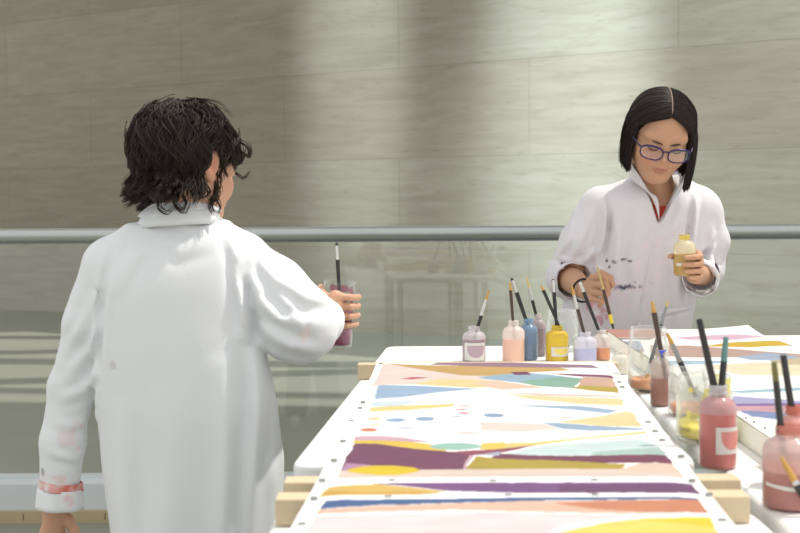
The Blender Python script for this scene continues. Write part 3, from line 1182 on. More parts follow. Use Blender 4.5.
def jar(px, w, top, base, col, level, label, neck=0.9, residue=None, tilt=None, pos=None, size=None, name='glass_jar', tumbler=False, smear=None):
    if pos is None:
        pf = on_plane(px, base, TZ)
        s = F / pf.y
        R = w / 2 / s
        Hh = (base - top) / s
        c = Vector((pf.x * (pf.y + R) / pf.y, pf.y + R, TZ))
    else:
        c, (R, Hh) = Vector(pos), size
    t = thing(name, c, label, 'jar', None)
    if tilt:
        t.rotation_euler = tilt
    th = 0.0022
    if tumbler:
        outp = [(0, 0), (R * 0.86, 0), (R * 0.90, 0.004), (R * 0.93, Hh * 0.4), (R, Hh), (R - th * 0.5, Hh + 0.001), (R - th, Hh), (R * 0.93 - th, Hh * 0.4), (R * 0.89 - th, 0.006), (0, 0.006)]
    else:
        n = R * neck
        outp = [(0, 0), (R * 0.90, 0), (R * 0.98, 0.004), (R, 0.010), (R, Hh * 0.72), (R * 0.985, Hh * 0.76), (n * 1.0, Hh * 0.80), (n * 0.985, Hh * 0.83), (n * 1.03, Hh * 0.845),
                (n * 1.0, Hh * 0.865), (n * 1.03, Hh * 0.89), (n, Hh * 0.91), (n * 1.03, Hh * 0.935), (n, Hh * 0.955), (n * 1.01, Hh * 0.99), (n - th * 0.6, Hh + 0.0012),
                (n - th * 1.3, Hh), (n - th, Hh * 0.82), (R - th, Hh * 0.72), (R - th, 0.012), (R * 0.88 - th, 0.006), (0, 0.006)]
    MB().lathe(outp, 36).build('jar_glass', M_TUMBLER if tumbler else M_JAR, t)
    if col is not None:
        r2 = (R * 0.90 if tumbler else R) - th - 0.0006
        MB().lathe([(r2 * 0.86, 0.0066), (r2 * 0.97, 0.009), (r2, 0.014), (r2 * (1.04 if tumbler else 1.0), max(level * Hh, 0.016)), (r2 * 0.96, max(level * Hh, 0.016) + 0.0005)], 36, closed=True).build('paint', paint(col), t)
    if smear:
        sc, z0, z1, cov, seed = smear
        r3 = (R * 0.93 if tumbler else R) - th - 0.0005
        mb = MB()
        n, kz = 72, 40
        for i in range(n):
            for k in range(kz):
                a, z = 2 * math.pi * i / n, (z0 + (z1 - z0) * k / kz) * Hh
                g = vnoise(np.array([[math.cos(a) * 2.2, math.sin(a) * 2.2, z * 60]]), (1, 1, 1), seed)[0]
                if g > 1 - 2 * cov * (1.25 - 0.5 * k / kz):
                    a2, z2 = 2 * math.pi * (i + 1) / n, (z0 + (z1 - z0) * (k + 1) / kz) * Hh
                    rr = [r3 * (1 + (0.05 * (q / Hh - 0.4) if tumbler else 0)) for q in (z, z2)]
                    mb.add([(rr[0] * math.cos(a), rr[0] * math.sin(a), z), (rr[0] * math.cos(a2), rr[0] * math.sin(a2), z),
                            (rr[1] * math.cos(a2), rr[1] * math.sin(a2), z2), (rr[1] * math.cos(a), rr[1] * math.sin(a), z2)], [(0, 1, 2, 3)])
        if mb.v:
            tag(mesh_obj('paint_smears', mb.v, mb.f, milk(sc, 0.75), t), None, None, kind='stuff')
    return t, c, R, Hh


M_TUMBLER = clear_mat('tumbler_glass', (0.97, 0.975, 0.97), 1.0, 0.02, 0.0, edge=0.3)
M_JAR = clear_mat('jar_glass', (0.965, 0.975, 0.965), 1.0, 0.02, 0.05, (250, 250, 248), edge=0.75)
BR = {'ochre': pmat('ochre_bristle', (206, 160, 82), 0.7, k=0.9), 'pale': pmat('pale_bristle', (205, 180, 120), 0.7), 'dark': pmat('dark_bristle', (60, 58, 58), 0.7),
      'silver': pmat('silver_ferrule', (215, 215, 212), 0.25, metal=1.0), 'black': pmat('black_handle', (42, 42, 44), 0.35), 'brown': pmat('brown_handle', (74, 56, 48), 0.4),
      'olive': pmat('olive_handle', (110, 105, 60), 0.5), 'teal': pmat('teal_handle', (96, 140, 138), 0.4), 'yellow': pmat('yellow_paint', (226, 200, 50), 0.4),
      'straw': pmat('pale_wood_handle', (196, 170, 110), 0.5), 'grey': pmat('grey_ferrule', (150, 150, 150), 0.3, metal=0.8)}


def brush(low, tip, segs, r, label, group=None):
    """low -> tip; segs = list of (part name, material, start, end, r0, r1) with positions as a share of the length from the tip"""
    low, tip = Vector(low), Vector(tip)
    t = thing('paintbrush', low, label, 'paintbrush', group)
    d = low - tip
    R = (-d).to_track_quat('Z', 'Y').to_matrix()
    for nm, mk, s0, s1, r0, r1 in segs:
        L0, L1 = (1 - s1) * d.length, (1 - s0) * d.length
        n = 7
        prof = []
        for i in range(n + 1):
            q = i / n
            rr = r1 + (r0 - r1) * q
            prof.append((max(rr * r, 0.0002), L0 + (L1 - L0) * q))
        ob = MB().lathe(prof, 10, closed=True, R=R).build(nm, BR[mk], t)
        sharp(ob, 50)
    return t


def up(bristle, e1, ferrule, e2, handle, slim=0.75):
    """bristles at the top end"""
    out = [('bristles', bristle, 0.0, e1, 0.45, 1.0)]
    if ferrule:
        out.append(('ferrule', ferrule, e1, e2, 0.9, 1.05))
    else:
        e2 = e1
    out.append(('handle', handle, e2, 1.0, 1.1, slim))
    return out


def in_bottle(c, R, Hh, neck_px, tip_px, r, dy=0.0, depth=0.6):
    """tip and low end of a brush that leaves the neck of a bottle at neck_px and ends at tip_px"""
    n = at(neck_px[0], neck_px[1], c.y)
    lim = 0.30 * R
    n.x = min(max(n.x, c.x - lim), c.x + lim)
    n.y = c.y
    tip = at(tip_px[0], tip_px[1], c.y + dy)
    d = (n - tip).normalized()
    Ld = Hh * depth / max(abs(d.z), 0.3)
    side = math.hypot(d.x, d.y)
    if side > 1e-4:
        Ld = min(Ld, (0.80 * R) / side)
    return n + d * Ld, tip


def share(tip_y, low, tip, rows):
    """pixel rows along the brush -> share of the length from the tip"""
    def row(p):
        q = p - Vector((0, 0, H))
        c, s = math.cos(PITCH), math.sin(PITCH)
        return 266.5 - F * (q.z * c + q.y * s) / (q.y * c - q.z * s)
    y0, y1 = row(tip), row(low)
    return [min(max((r - y0) / (y1 - y0), 0.01), 0.97) for r in rows]


def bottle_brush(bt, neck, tip, rows, cols, r, label, dy=0.0, kind='up', depth=0.6):
    _, c, R, Hh = bt
    low, tp = in_bottle(c, R, Hh, neck, tip, r, dy, depth)
    e = share(None, low, tp, rows)
    if kind == 'up' and len(e) == 2:
        segs = up(cols[0], e[0], cols[1], e[1], cols[2])
    elif kind == 'up':
        segs = up(cols[0], e[0], None, None, cols[1])
    elif kind == 'end':      # handle end up, coloured end
        segs = [('handle_end', cols[0], 0.0, e[0], 0.75, 0.95), ('handle', cols[1], e[0], 1.0, 0.95, 1.1)]
    else:
        segs = [('handle_end', cols[0], 0.0, 0.02, 0.75, 0.9), ('handle', cols[0], 0.02, 1.0, 0.9, 1.15)]
    return brush(low, tp, segs, r, label)


b1 = bottle(474, 24, 327, 363, (158, 128, 140), 0.64, 'squat mauve paint bottle with a white sticker, leftmost of the back row', (236, 230, 232), 0.7, (-0.95, 1.0, 0.06, 0.56))
bottle_brush(b1, (478, 328), (489, 290), (300, 316), ('ochre', 'silver', 'black'), 0.0038, 'ochre tipped brush with silver ferrule leaning right out of the mauve bottle')
b2 = bottle(513.5, 23, 321, 363.5, (238, 190, 166), 0.56, 'peach paint bottle with clear upper half in the back row', (252, 243, 238), 0.72)
bottle_brush(b2, (513, 322), (510, 282), (291,), ('ochre', 'brown'), 0.0034, 'thin brown brush with ochre bristles upright in the peach bottle')
b3 = bottle(528.5, 19, 319, 361, (112, 138, 170), 0.73, 'blue paint bottle filled to the shoulder beside the peach bottle', (180, 200, 220), 0.5, neck_col=(150, 180, 212))
bottle_brush(b3, (526, 320), (511.5, 278), (281, 293), ('dark', 'silver', 'black'), 0.0046, 'thick black brush with silver ferrule leaning left from the blue bottle')
b4 = bottle(538.5, 15, 314, 357, (150, 134, 140), 0.70, 'greyish mauve bottle with pale neck half hidden behind the blue bottle', (232, 222, 222), 0.7)
bottle_brush(b4, (533, 316), (526.5, 277), (288, 301), ('pale', 'silver', 'black'), 0.0036, 'pale bristled brush with long silver ferrule in the greyish mauve bottle')
b5 = bottle(557, 23.5, 326, 362.5, (228, 198, 62), 0.73, 'bright yellow paint bottle with a white sticker in the back row', (244, 224, 110), 0.55, (-0.62, 1.05, 0.16, 0.42), neck_col=(240, 214, 84))
bottle_brush(b5, (559, 326), (541, 285), (291,), ('ochre', 'black'), 0.0036, 'black brush with ochre tip leaning far left from the yellow bottle')
bottle_brush(b5, (556.5, 326), (553, 279), (281, 293), ('dark', 'silver', 'black'), 0.0040, 'black brush with silver ferrule nearly upright in the yellow bottle')
jb = jar(562, 32, 311.5, 353, None, 0, 'empty clear glass jar standing behind the yellow bottle')
b6 = bottle(585, 24, 333, 363, (192, 192, 226), 0.47, 'lavender paint bottle with white upper half in the back row', (240, 240, 246), 0.8)
bottle_brush(b6, (584, 333), (571.5, 286), (296, 310), ('ochre', 'silver', 'brown'), 0.0038, 'brown brush with ochre bristles and silver ferrule in the lavender bottle')
b7 = bottle(601.5, 18, 330.5, 361, (228, 146, 84), 0.42, 'small white bottle with a little orange paint beside the lavender bottle', (246, 240, 236), 0.75)
bottle_brush(b7, (596, 331), (579.5, 281), (282, 293), ('dark', 'silver', 'black'), 0.0040, 'long black brush with silver ferrule in the small orange bottle')
_, cc, cr, ch = bottle(620, 17, 352, 375, (236, 232, 222), 0.5, 'small white pot standing empty left of the glass jar of orange paint', (240, 238, 230), 0.85, name='paint_pot')

jA = jar(648, 41, 329, 394, (226, 150, 92), 0.20, 'tall clear glass jar with a little orange paint and a soaking brush', 0.90, smear=((240, 220, 200), 0.2, 0.7, 0.16, 4))
tip = at(668, 301, jA[1].y + 0.04)
low = at(644, 386, jA[1].y)
low.z = TZ + 0.0085
brush(low, tip, [('handle_end', 'straw', 0.0, 0.07, 0.6, 0.8), ('handle', 'grey', 0.07, 0.28, 0.8, 1.0), ('handle', 'black', 0.28, 0.74, 1.0, 1.1), ('ferrule', 'silver', 0.74, 0.86, 1.1, 1.0), ('bristles', 'ochre', 0.86, 1.0, 1.0, 0.5)],
      0.0034, 'brush standing bristles down in the glass jar of orange paint')
b8 = bottle(660, 20, 350, 407.5, (168, 112, 96), 0.50, 'slim bottle of brown paint with a blue smudged rim', (214, 200, 192), 0.55, neck_col=(214, 196, 186))
ring = MB()
Rn = b8[2] * 0.50
for i in range(9):
    a0 = 0.25 * i - 1.9
    ring.tube([(Rn * 1.02 * math.cos(a0 + 0.06 * q), Rn * 1.02 * math.sin(a0 + 0.06 * q), b8[3] * 0.985 - (0.010 * math.exp(-((i - 1) / 0.9) ** 2)) * q / 4) for q in range(5)], 0.0013, 6)
ring.build('blue_smudge', paint((30, 90, 225)), b8[0])
bottle_brush(b8, (661, 351), (652, 301), (314,), ('ochre', 'brown'), 0.0044, 'dark brown brush with ochre bristles leaning left from the brown bottle')
jB = jar(688, 40, 367, 419, (226, 138, 90), 0.24, 'clear glass jar with orange dregs behind the jar of yellow paint', 0.92, smear=((230, 225, 215), 0.3, 0.95, 0.2, 8))
tip, low = at(667, 333, jB[1].y - 0.01), at(691, 386, jB[1].y + 0.005)
d = (low - tip).normalized()
low = tip + d * ((tip.z - (TZ + 0.03)) / -d.z)
e = share(None, low, tip, (345, 363))
brush(low, tip, up('ochre', e[0], 'grey', e[1], 'black'), 0.0044, 'black brush with grey ferrule and ochre tip leaning in the jar of orange dregs')
jC = jar(704, 57, 378, 446, (232, 208, 76), 0.24, 'clear glass jar of yellow paint behind the salmon bottle', 0.90, smear=((236, 224, 110), 0.18, 0.98, 0.42, 14))
b9 = bottle(717.5, 38, 386, 471.5, (202, 104, 94), 0.70, 'large salmon pink paint bottle with a white sticker', (232, 214, 216), 0.72, (-0.35, 1.35, 0.20, 0.52), neck_col=(240, 236, 236))
bottle_brush(b9, (714.5, 389), (699, 319), (330,), ('black',), 0.0047, 'thick plain black brush handle rising from the salmon bottle', kind='plain')
bottle_brush(b9, (721, 394), (726, 337), (363,), ('teal', 'black'), 0.0045, 'black brush handle with a teal end in the salmon bottle', kind='end')
b10 = bottle(789, 54, 428, 514, (176, 110, 100), 0.46, 'dusty rose paint bottle nearest on the right, two tones of paint inside', (242, 220, 216), 0.74, neck_col=(220, 146, 130))
lv = MB().lathe([(b10[2] - 0.0006, b10[3] * 0.465), (b10[2] - 0.0006, b10[3] * 0.60), (b10[2] * 0.95, b10[3] * 0.602)], 28).build('paint_layer', paint((222, 152, 130)), b10[0])
cyl_shape(b10[2] + 0.0004, [(-1.3, b10[3] * 0.30), (0.2, b10[3] * 0.25), (1.3, b10[3] * 0.31), (1.3, b10[3] * 0.35), (0.2, b10[3] * 0.30), (-1.3, b10[3] * 0.34)]).build('sticker', M_LABEL, b10[0])
bottle_brush(b10, (781, 438), (774, 362), (383,), ('olive', 'black'), 0.0040, 'dark brush handle with an olive end in the dusty rose bottle', kind='end')
b11 = bottle(0, 0, 0, 0, (226, 150, 140), 0.72, 'pink paint bottle at the right edge behind the dusty rose bottle', (240, 206, 200), 0.7, pos=(0.488, 1.535, TZ), size=(0.024, 0.098), neck_col=(222, 140, 122))
bottle_brush(b11, (793, 417), (783, 354), (357, ), ('grey', 'black'), 0.0042, 'black brush with a grey tip in the pink bottle at the right edge', kind='end')
# brush leaning against the front of the dusty rose bottle
yb = b10[1].y - b10[2] - 0.004
tip = at(781, 457, yb)
low = at(826, 536, yb - 0.012)
low = tip + (low - tip) * ((tip.z - TZ - 0.004) / (tip.z - low.z))
e = share(None, low, tip, (483, 487))
brush(low, tip, up('ochre', e[0], 'silver', e[1], 'black'), 0.0042, 'ochre bristled brush leaning on the front of the dusty rose bottle')

# ================================================================== PEOPLE
SKIN_A = np.array(lin((206, 160, 132)))   # boy
SKIN_B = np.array(lin((194, 149, 119)))   # girl
M_SKIN = vcol_mat('skin', 0.5, 0.05, 250, sss=0.12, spec=0.35)
M_CLOTH = vcol_mat('cotton_coat', 0.85, 0.12, 420, spec=0.15, sheen=0.1)
M_HAIR_A = pmat('dark_brown_hair', (60, 49, 41), 0.5, vary=0.35, vscale=26, spec=0.3)
M_HAIR_B = pmat('blackish_brown_hair', (46, 36, 32), 0.45, vary=0.3, vscale=30, spec=0.3)
M_TROUSER = pmat('blue_denim', (62, 74, 98), 0.85, bump=0.2, bscale=300)
M_TROUSER_B = pmat('grey_trousers', (92, 92, 98), 0.85, bump=0.2, bscale=300)
M_SHOE = pmat('white_trainer', (214, 214, 210), 0.6)
M_SHOE_B = pmat('dark_trainer', (60, 60, 66), 0.6)
M_RED = pmat('red_shirt', (196, 64, 44), 0.8, bump=0.1, bscale=300)
M_LASH = pmat('dark_lashes', (44, 32, 28), 0.6)
M_BROW = pmat('brown_brow', (78, 58, 46), 0.7)
WHITE_A = np.array(lin((238, 240, 242)))
WHITE_B = np.array(lin((240, 236, 240)))


class Head:
    """places shapes given in the head's own frame: x to its right, y ahead, z up"""
    def __init__(self, c, yaw, pitch, roll, s, base=0.0):
        # base: heading of the body; pitch > 0 looks down; roll > 0 tips to its right
        self.R = Matrix.Rotation(base + yaw, 3, 'Z') @ Matrix.Rotation(roll, 3, 'Y') @ Matrix.Rotation(-pitch, 3, 'X')
        self.c, self.s = Vector(c), s

    def p(self, x, y, z):
        return self.c + self.R @ (Vector((x, y, z)) * self.s)

    def cone(self, a, b, ra, rb, k=0.008, op='u'):
        return cone(self.p(*a), self.p(*b), ra * self.s, rb * self.s, k, op)

    def ell(self, c, r, Rl=None, k=0.008, op='u'):
        R = self.R if Rl is None else self.R @ Rl
        return ell(self.p(*c), [x * self.s for x in r], np.array(R), k, op)

    def pts(self, A):
        return npv(self.c) + (np.asarray(A) * self.s) @ np.array(self.R).T

    def inv(self, P):
        return ((np.asarray(P) - npv(self.c)) @ np.array(self.R)) / self.s


def head_prims(h):
    q = [h.ell((0, -0.014, 0.030), (0.072, 0.090, 0.080), k=0.01),
         h.ell((0, 0.026, -0.020), (0.064, 0.062, 0.070), k=0.02),
         h.ell((0, 0.036, -0.055), (0.047, 0.046, 0.050), k=0.02),
         h.ell((0, 0.064, -0.090), (0.020, 0.017, 0.017), k=0.022),
         h.cone((-0.046, -0.002, -0.050), (-0.016, 0.058, -0.088), 0.020, 0.014, 0.024),
         h.cone((0.046, -0.002, -0.050), (0.016, 0.058, -0.088), 0.020, 0.014, 0.024),
         h.ell((-0.036, 0.056, -0.036), (0.022, 0.021, 0.024), k=0.018),
         h.ell((0.036, 0.056, -0.036), (0.022, 0.021, 0.024), k=0.018),
         h.cone((-0.040, 0.066, 0.022), (0.040, 0.066, 0.022), 0.013, 0.013, 0.02),
         h.ell((-0.029, 0.094, -0.002), (0.015, 0.013, 0.011), k=0.012, op='s'),
         h.ell((0.029, 0.094, -0.002), (0.015, 0.013, 0.011), k=0.012, op='s'),
         h.ell((-0.029, 0.074, -0.001), (0.0145, 0.0125, 0.0115), k=0.004),
         h.ell((0.029, 0.074, -0.001), (0.0145, 0.0125, 0.0115), k=0.004),
         h.cone((0, 0.080, 0.010), (0, 0.098, -0.026), 0.0065, 0.0085, 0.012),
         h.ell((-0.0095, 0.089, -0.031), (0.0065, 0.008, 0.0055), k=0.006),
         h.ell((0.0095, 0.089, -0.031), (0.0065, 0.008, 0.0055), k=0.006),
         h.ell((0, 0.080, -0.056), (0.021, 0.011, 0.011), k=0.012),
         h.ell((0, 0.0885, -0.0535), (0.019, 0.0065, 0.0042), k=0.004),
         h.ell((0, 0.0880, -0.0635), (0.016, 0.0065, 0.0048), k=0.004),
         h.cone((-0.018, 0.094, -0.0588), (0.018, 0.094, -0.0588), 0.0016, 0.0016, 0.003, op='s')]
    for sx in (-1, 1):
        E = Matrix.Rotation(-0.25 * sx, 3, 'Z') @ Matrix.Rotation(-0.15, 3, 'X')
        q.append(h.ell((sx * 0.0745, -0.010, -0.006), (0.0085, 0.019, 0.030), E, k=0.006))
        q.append(h.ell((sx * 0.0850, -0.006, -0.004), (0.0060, 0.011, 0.019), E, k=0.004, op='s'))
        q.append(h.ell((sx * 0.0730, -0.002, -0.032), (0.0065, 0.008, 0.009), E, k=0.006))
    return q


def body_pigment(v, h, base):
    """lips, cheeks, ears and knuckle warmth are in the skin itself"""
    L = h.inv(v)
    col = np.tile(base, (len(v), 1))
    lip = np.clip(1 - (np.abs(L[:, 0]) / 0.021) ** 3 - ((L[:, 2] + 0.0585) / 0.0085) ** 2, 0, 1) * (L[:, 1] > 0.06)
    lip = np.clip(lip * 3, 0, 1)[:, None]
    col = col * (1 - lip * 0.6) + np.array(lin((166, 98, 84))) * lip * 0.6
    for sx in (-1, 1):
        ch = np.exp(-(((L[:, 0] - sx * 0.038) / 0.02) ** 2 + ((L[:, 2] + 0.032) / 0.018) ** 2)) * (L[:, 1] > 0.03)
        col *= 1 - ch[:, None] * np.array([0.0, 0.10, 0.10])
        ear = np.exp(-(((L[:, 0] - sx * 0.08) / 0.012) ** 2 + ((L[:, 1] + 0.01) / 0.03) ** 2 + ((L[:, 2] + 0.008) / 0.035) ** 2))
        col *= 1 - ear[:, None] * np.array([0.0, 0.18, 0.22])
    return col


def grip(C, u, e1, e2, R, heights, a0, a1, rf, wrist, thumb, palm_r=0.013, straight=1.0):
    """a hand closed round an upright cylinder: C axis point, u axis, e1/e2 the plane; angles from e1 towards e2"""
    out = []
    C, u, e1, e2 = Vector(C), Vector(u), Vector(e1), Vector(e2)

    def P(a, h, r):
        return C + (e1 * math.cos(a) + e2 * math.sin(a)) * r + u * h
    kn = []
    for i, (hh, sp) in enumerate(zip(heights, (1.0, 1.06, 1.0, 0.84))):
        r = rf * (0.98, 1.0, 0.95, 0.84)[i]
        end = a0 + (a1 - a0) * sp
        pts = [P(a0 + (end - a0) * t, hh * (1 - 0.06 * t), R + r * (1.25 if t < 0.1 else 1.0) + (0.004 if 0.25 < t < 0.45 else 0)) for t in (0.0, 0.36, 0.70, 1.0)]
        out += chain(pts, [r * 1.16, r * 1.04, r * 0.95, r * 0.82], k=0.0022)
        kn.append(pts[0])
    for i, p in enumerate(kn):
        out.append(cone(wrist, p, 0.015, palm_r, k=0.012))
    for i in range(3):
        out.append(cone(kn[i], kn[i + 1], palm_r * 0.85, palm_r * 0.8, k=0.008))
    tp = [P(a, hh, R + rf * 1.05 + ex) for a, hh, ex in thumb]
    out += chain([Vector(wrist) * 0.35 + tp[0] * 0.65] + tp, [0.014, rf * 1.3, rf * 1.12, rf * 0.9][:len(tp) + 1], k=0.005)
    return out


def ring_strip(bottom, top, thick=0.004, closed=False):
    """cloth strip between two curves, given a thickness"""
    mb = MB()
    n = len(bottom)
    B = [Vector(p) for p in bottom]
    T = [Vector(p) for p in top]
    rows = 5
    c = sum(B, Vector()) / n
    G = []
    for side in (0, 1):
        g = []
        for j in range(rows):
            t = j / (rows - 1)
            row = []
            for i in range(n):
                p = B[i].lerp(T[i], t)
                nrm = (p - c)
                nrm.z = 0
                nrm = nrm.normalized() if nrm.length > 1e-6 else Vector((1, 0, 0))
                bulge = 0.003 * math.sin(math.pi * t)
                row.append(p + nrm * ((0 if side else thick) + bulge))
            g.append(row)
        G.append(g)
    v = [p for g in G for row in g for p in row]
    f = []
    m = n * rows
    for side in (0, 1):
        for j in range(rows - 1):
            for i in range(n if closed else n - 1):
                i2 = (i + 1) % n
                a, b, c_, d = side * m + j * n + i, side * m + j * n + i2, side * m + (j + 1) * n + i2, side * m + (j + 1) * n + i
                f.append((a, b, c_, d) if side == 0 else (d, c_, b, a))
    for j in (0, rows - 1):
        for i in range(n if closed else n - 1):
            i2 = (i + 1) % n
            f.append((j * n + i2, j * n + i, m + j * n + i, m + j * n + i2))
    if not closed:
        for i in (0, n - 1):
            for j in range(rows - 1):
                f.append((j * n + i, (j + 1) * n + i, m + (j + 1) * n + i, m + j * n + i))
    mb.add(v, f)
    return mb


def cuff_ring(a, b, r0, r1, thick=0.0035, n=32, seed=0):
    """turned-back cuff round a sleeve end, from a to b along the arm"""
    a, b = Vector(a), Vector(b)
    d = (b - a).normalized()
    x = d.orthogonal().normalized()
    y = d.cross(x)
    lo, up_ = [], []
    out, inn = [], []
    rows = 6
    for j in range(rows):
        t = j / (rows - 1)
        c = a.lerp(b, t)
        r = r0 + (r1 - r0) * t
        out.append([c + (x * math.cos(q) + y * math.sin(q)) * (r + 0.0022 * math.sin(3 * q + seed + 2 * t) + 0.0015 * math.sin(7 * q + seed)) for q in np.linspace(0, 2 * math.pi, n, endpoint=False)])
        inn.append([c + (x * math.cos(q) + y * math.sin(q)) * (r - thick + 0.0022 * math.sin(3 * q + seed + 2 * t) + 0.0015 * math.sin(7 * q + seed)) for q in np.linspace(0, 2 * math.pi, n, endpoint=False)])
    seq = out + inn[::-1]
    v = [p for row in seq for p in row]
    f = []
    m = len(seq)
    for j in range(m):
        j2 = (j + 1) % m
        for i in range(n):
            i2 = (i + 1) % n
            f.append((j * n + i, j * n + i2, j2 * n + i2, j2 * n + i))
    return np.array([p[:] for p in v]), np.array(f)


def legs_and_shoes(root, origin, hip, foot_l, foot_r, ahead, m_tr, m_sh):
    """trousers and shoes below the coat; ahead = heading"""
    a = Vector((math.sin(ahead), math.cos(ahead), 0))
    pr = []
    for f in (foot_l, foot_r):
        f = Vector(f)
        knee = Vector(((f.x + hip.x) / 2 + (f.x - hip.x) * 0.1, (f.y + hip.y) / 2, 0.40)) + a * 0.015
        top = Vector((hip.x + (f.x - hip.x) * 0.85, hip.y, hip.z))
        pr += chain([top, knee, Vector((f.x, f.y, 0.075))], [0.078, 0.062, 0.056], k=0.02)
    pr.append(ell((hip.x, hip.y, hip.z + 0.02), (0.135, 0.10, 0.11), k=0.03))
    v, fq = surface(pr, 0.009, disp=lambda P: 0.004 * vnoise(P, (16, 16, 22), 5))
    mesh_obj('trousers', v, fq, m_tr, root, origin=origin)
    side = Vector((a.y, -a.x, 0))
    for f in (foot_l, foot_r):
        f = Vector(f)
        p = [cone(f - a * 0.045 + V(0, 0, 0.036), f + a * 0.105 + V(0, 0, 0.028), 0.034, 0.027, 0.015),
             cone(f - a * 0.035 + V(0, 0, 0.04), f - a * 0.02 + V(0, 0, 0.085), 0.036, 0.034, 0.02),
             half(f + V(0, 0, 0.001), (0, 0, -1), 0.002, 's', (f, 0.3))]
        v, fq = surface(p, 0.006)
        v[:, 2] = np.maximum(v[:, 2], 0.0008)
        mesh_obj('shoe', v, fq, m_sh, root, origin=origin)


def hair_object(root, origin, h, cap_prims, mat, P, rad, step=0.004, disp=None, sides=3):
    v1, f1 = surface(cap_prims, step, disp=disp)
    v2, f2 = tubes(P, rad, sides)
    v, f = join([(v1, f1), (v2, f2)])
    return mesh_obj('hair', v, f, mat, root, origin=origin)


def unit(a):
    return a / (np.linalg.norm(a, axis=-1, keepdims=True) + 1e-9)


# ------------------------------------------------------------------ the boy, seen from behind
B0 = at(188, 400, 2.60)
BO = (B0.x, B0.y, 0.0)
boy = thing('person', BO, 'child seen from behind in a white coat, tousled brown hair, holding out a tumbler', 'person')
BY = 2.60
bh = Head(at(190, 165, 2.595), -math.radians(42), math.radians(12), math.radians(-3), 1.05)

# sleeve and arm joints
bl = [at(112, 266, 2.60), at(72, 385, 2.605), at(60, 488, 2.60)]
bl_hand = at(54, 512, 2.60)
br_ = [at(242, 268, 2.61), at(294, 321, 2.58), at(323, 322, 2.715)]
JC = at(338.5, 313, 2.80)
JC = V(JC.x, JC.y, JC.z)
ju = V(0.05, 0.0, 1).normalized()      # the tumbler leans a little
e1, e2 = V(1, 0, -0.05).normalized(), V(0, 1, 0)
JR, JH = 0.037, 0.148

bw = JC + V(-0.034, -0.070, 0.004)
rf = 0.0078
bhand = grip(JC, ju, e1, e2, JR, (0.040, 0.019, -0.003, -0.024), math.radians(-98), math.radians(8), rf, bw,
             [(math.radians(-125), 0.038, 0.004), (math.radians(-165), 0.052, 0.0), (math.radians(-200), 0.056, 0.0)])
bhand += [cone(br_[1] + (br_[2] - br_[1]) * 0.4, bw, 0.030, 0.019, k=0.015)]

# left hand, hanging and half open
lw = bl_hand
lh = [cone(bl[1] + (bl[2] - bl[1]) * 0.5, lw, 0.028, 0.021, k=0.012),
      cone(lw, lw + V(-0.006, 0.012, -0.045), 0.021, 0.020, k=0.014, e=None)]
kn = [lw + V(0.006, 0.030, -0.056), lw + V(-0.006, 0.020, -0.064), lw + V(-0.018, 0.008, -0.065), lw + V(-0.028, -0.004, -0.058)]
for i, p in enumerate(kn):
    lh.append(cone(lw + V(0, 0.004, -0.012), p, 0.015, 0.0105, k=0.01))
    ln = (0.030, 0.034, 0.031, 0.024)[i]
    d1 = V(0.10, 0.12, -1).normalized()
    d2 = V(0.45, 0.25, -0.85).normalized()
    d3 = V(0.75, 0.25, -0.55).normalized()
    lh += chain([p, p + d1 * ln, p + d1 * ln + d2 * ln * 0.7, p + d1 * ln + d2 * ln * 0.7 + d3 * ln * 0.6], [0.0092, 0.0084, 0.0078, 0.0064], k=0.002)
tb = lw + V(0.012, 0.006, -0.014)
lh += chain([lw, tb + V(0.014, 0.004, -0.006), tb + V(0.027, 0.008, -0.030), tb + V(0.026, 0.012, -0.056)], [0.017, 0.0125, 0.0095, 0.0072], k=0.005)

neck = [cone(bh.p(0, -0.020, -0.045), V(B0.x + 0.004, 2.60, 1.055), 0.048, 0.054, 0.02)]
hp = head_prims(bh) + neck
v1, f1 = surface(hp, 0.0030)
v2, f2 = surface(bhand, 0.0020)
v3, f3 = surface(lh, 0.0022)
hip = V(B0.x + 0.01, 2.60, 0.62)
tor = [loft([(0.55, B0.x, 2.60, 0.12, 0.085), (0.75, B0.x, 2.60, 0.115, 0.08), (0.95, B0.x - 0.01, 2.60, 0.13, 0.08), (1.02, B0.x - 0.01, 2.60, 0.10, 0.06)], k=0.02)]
tor += chain([V(B0.x - 0.01, 2.6, 0.98), bl[0], bl[1], bl[2]], [0.05, 0.042, 0.032, 0.026], k=0.02)
tor += chain([V(B0.x - 0.01, 2.6, 0.98), br_[0], br_[1], br_[2]], [0.05, 0.042, 0.032, 0.024], k=0.02)
tor += [cone(V(B0.x - 0.01, 2.6, 0.97), V(B0.x - 0.01, 2.59, 1.09), 0.055, 0.05, 0.02)]
BFL, BFR = V(B0.x - 0.075, 2.61, 0), V(B0.x + 0.095, 2.62, 0)
for f in (BFL, BFR):
    tor += chain([V(f.x, 2.60, 0.60), V(f.x, 2.61, 0.38), V(f.x, f.y, 0.06)], [0.06, 0.045, 0.034], k=0.02)
v4, f4 = surface(tor, 0.008)
v, f = join([(v1, f1), (v2, f2), (v3, f3), (v4, f4)])
pig = body_pigment(v, bh, SKIN_A)
mesh_obj('body', v, f, M_SKIN, boy, pigment=pig, origin=BO)


# coat: loose, straight, to below the seat
def rowpx(y, xl, xr, b, Y=2.60, cy=0.0):
    p0, p1 = at(xl, y, Y), at(xr, y, Y)
    return ((p0.z + p1.z) / 2, (p0.x + p1.x) / 2, Y + cy, (p1.x - p0.x) / 2, b)


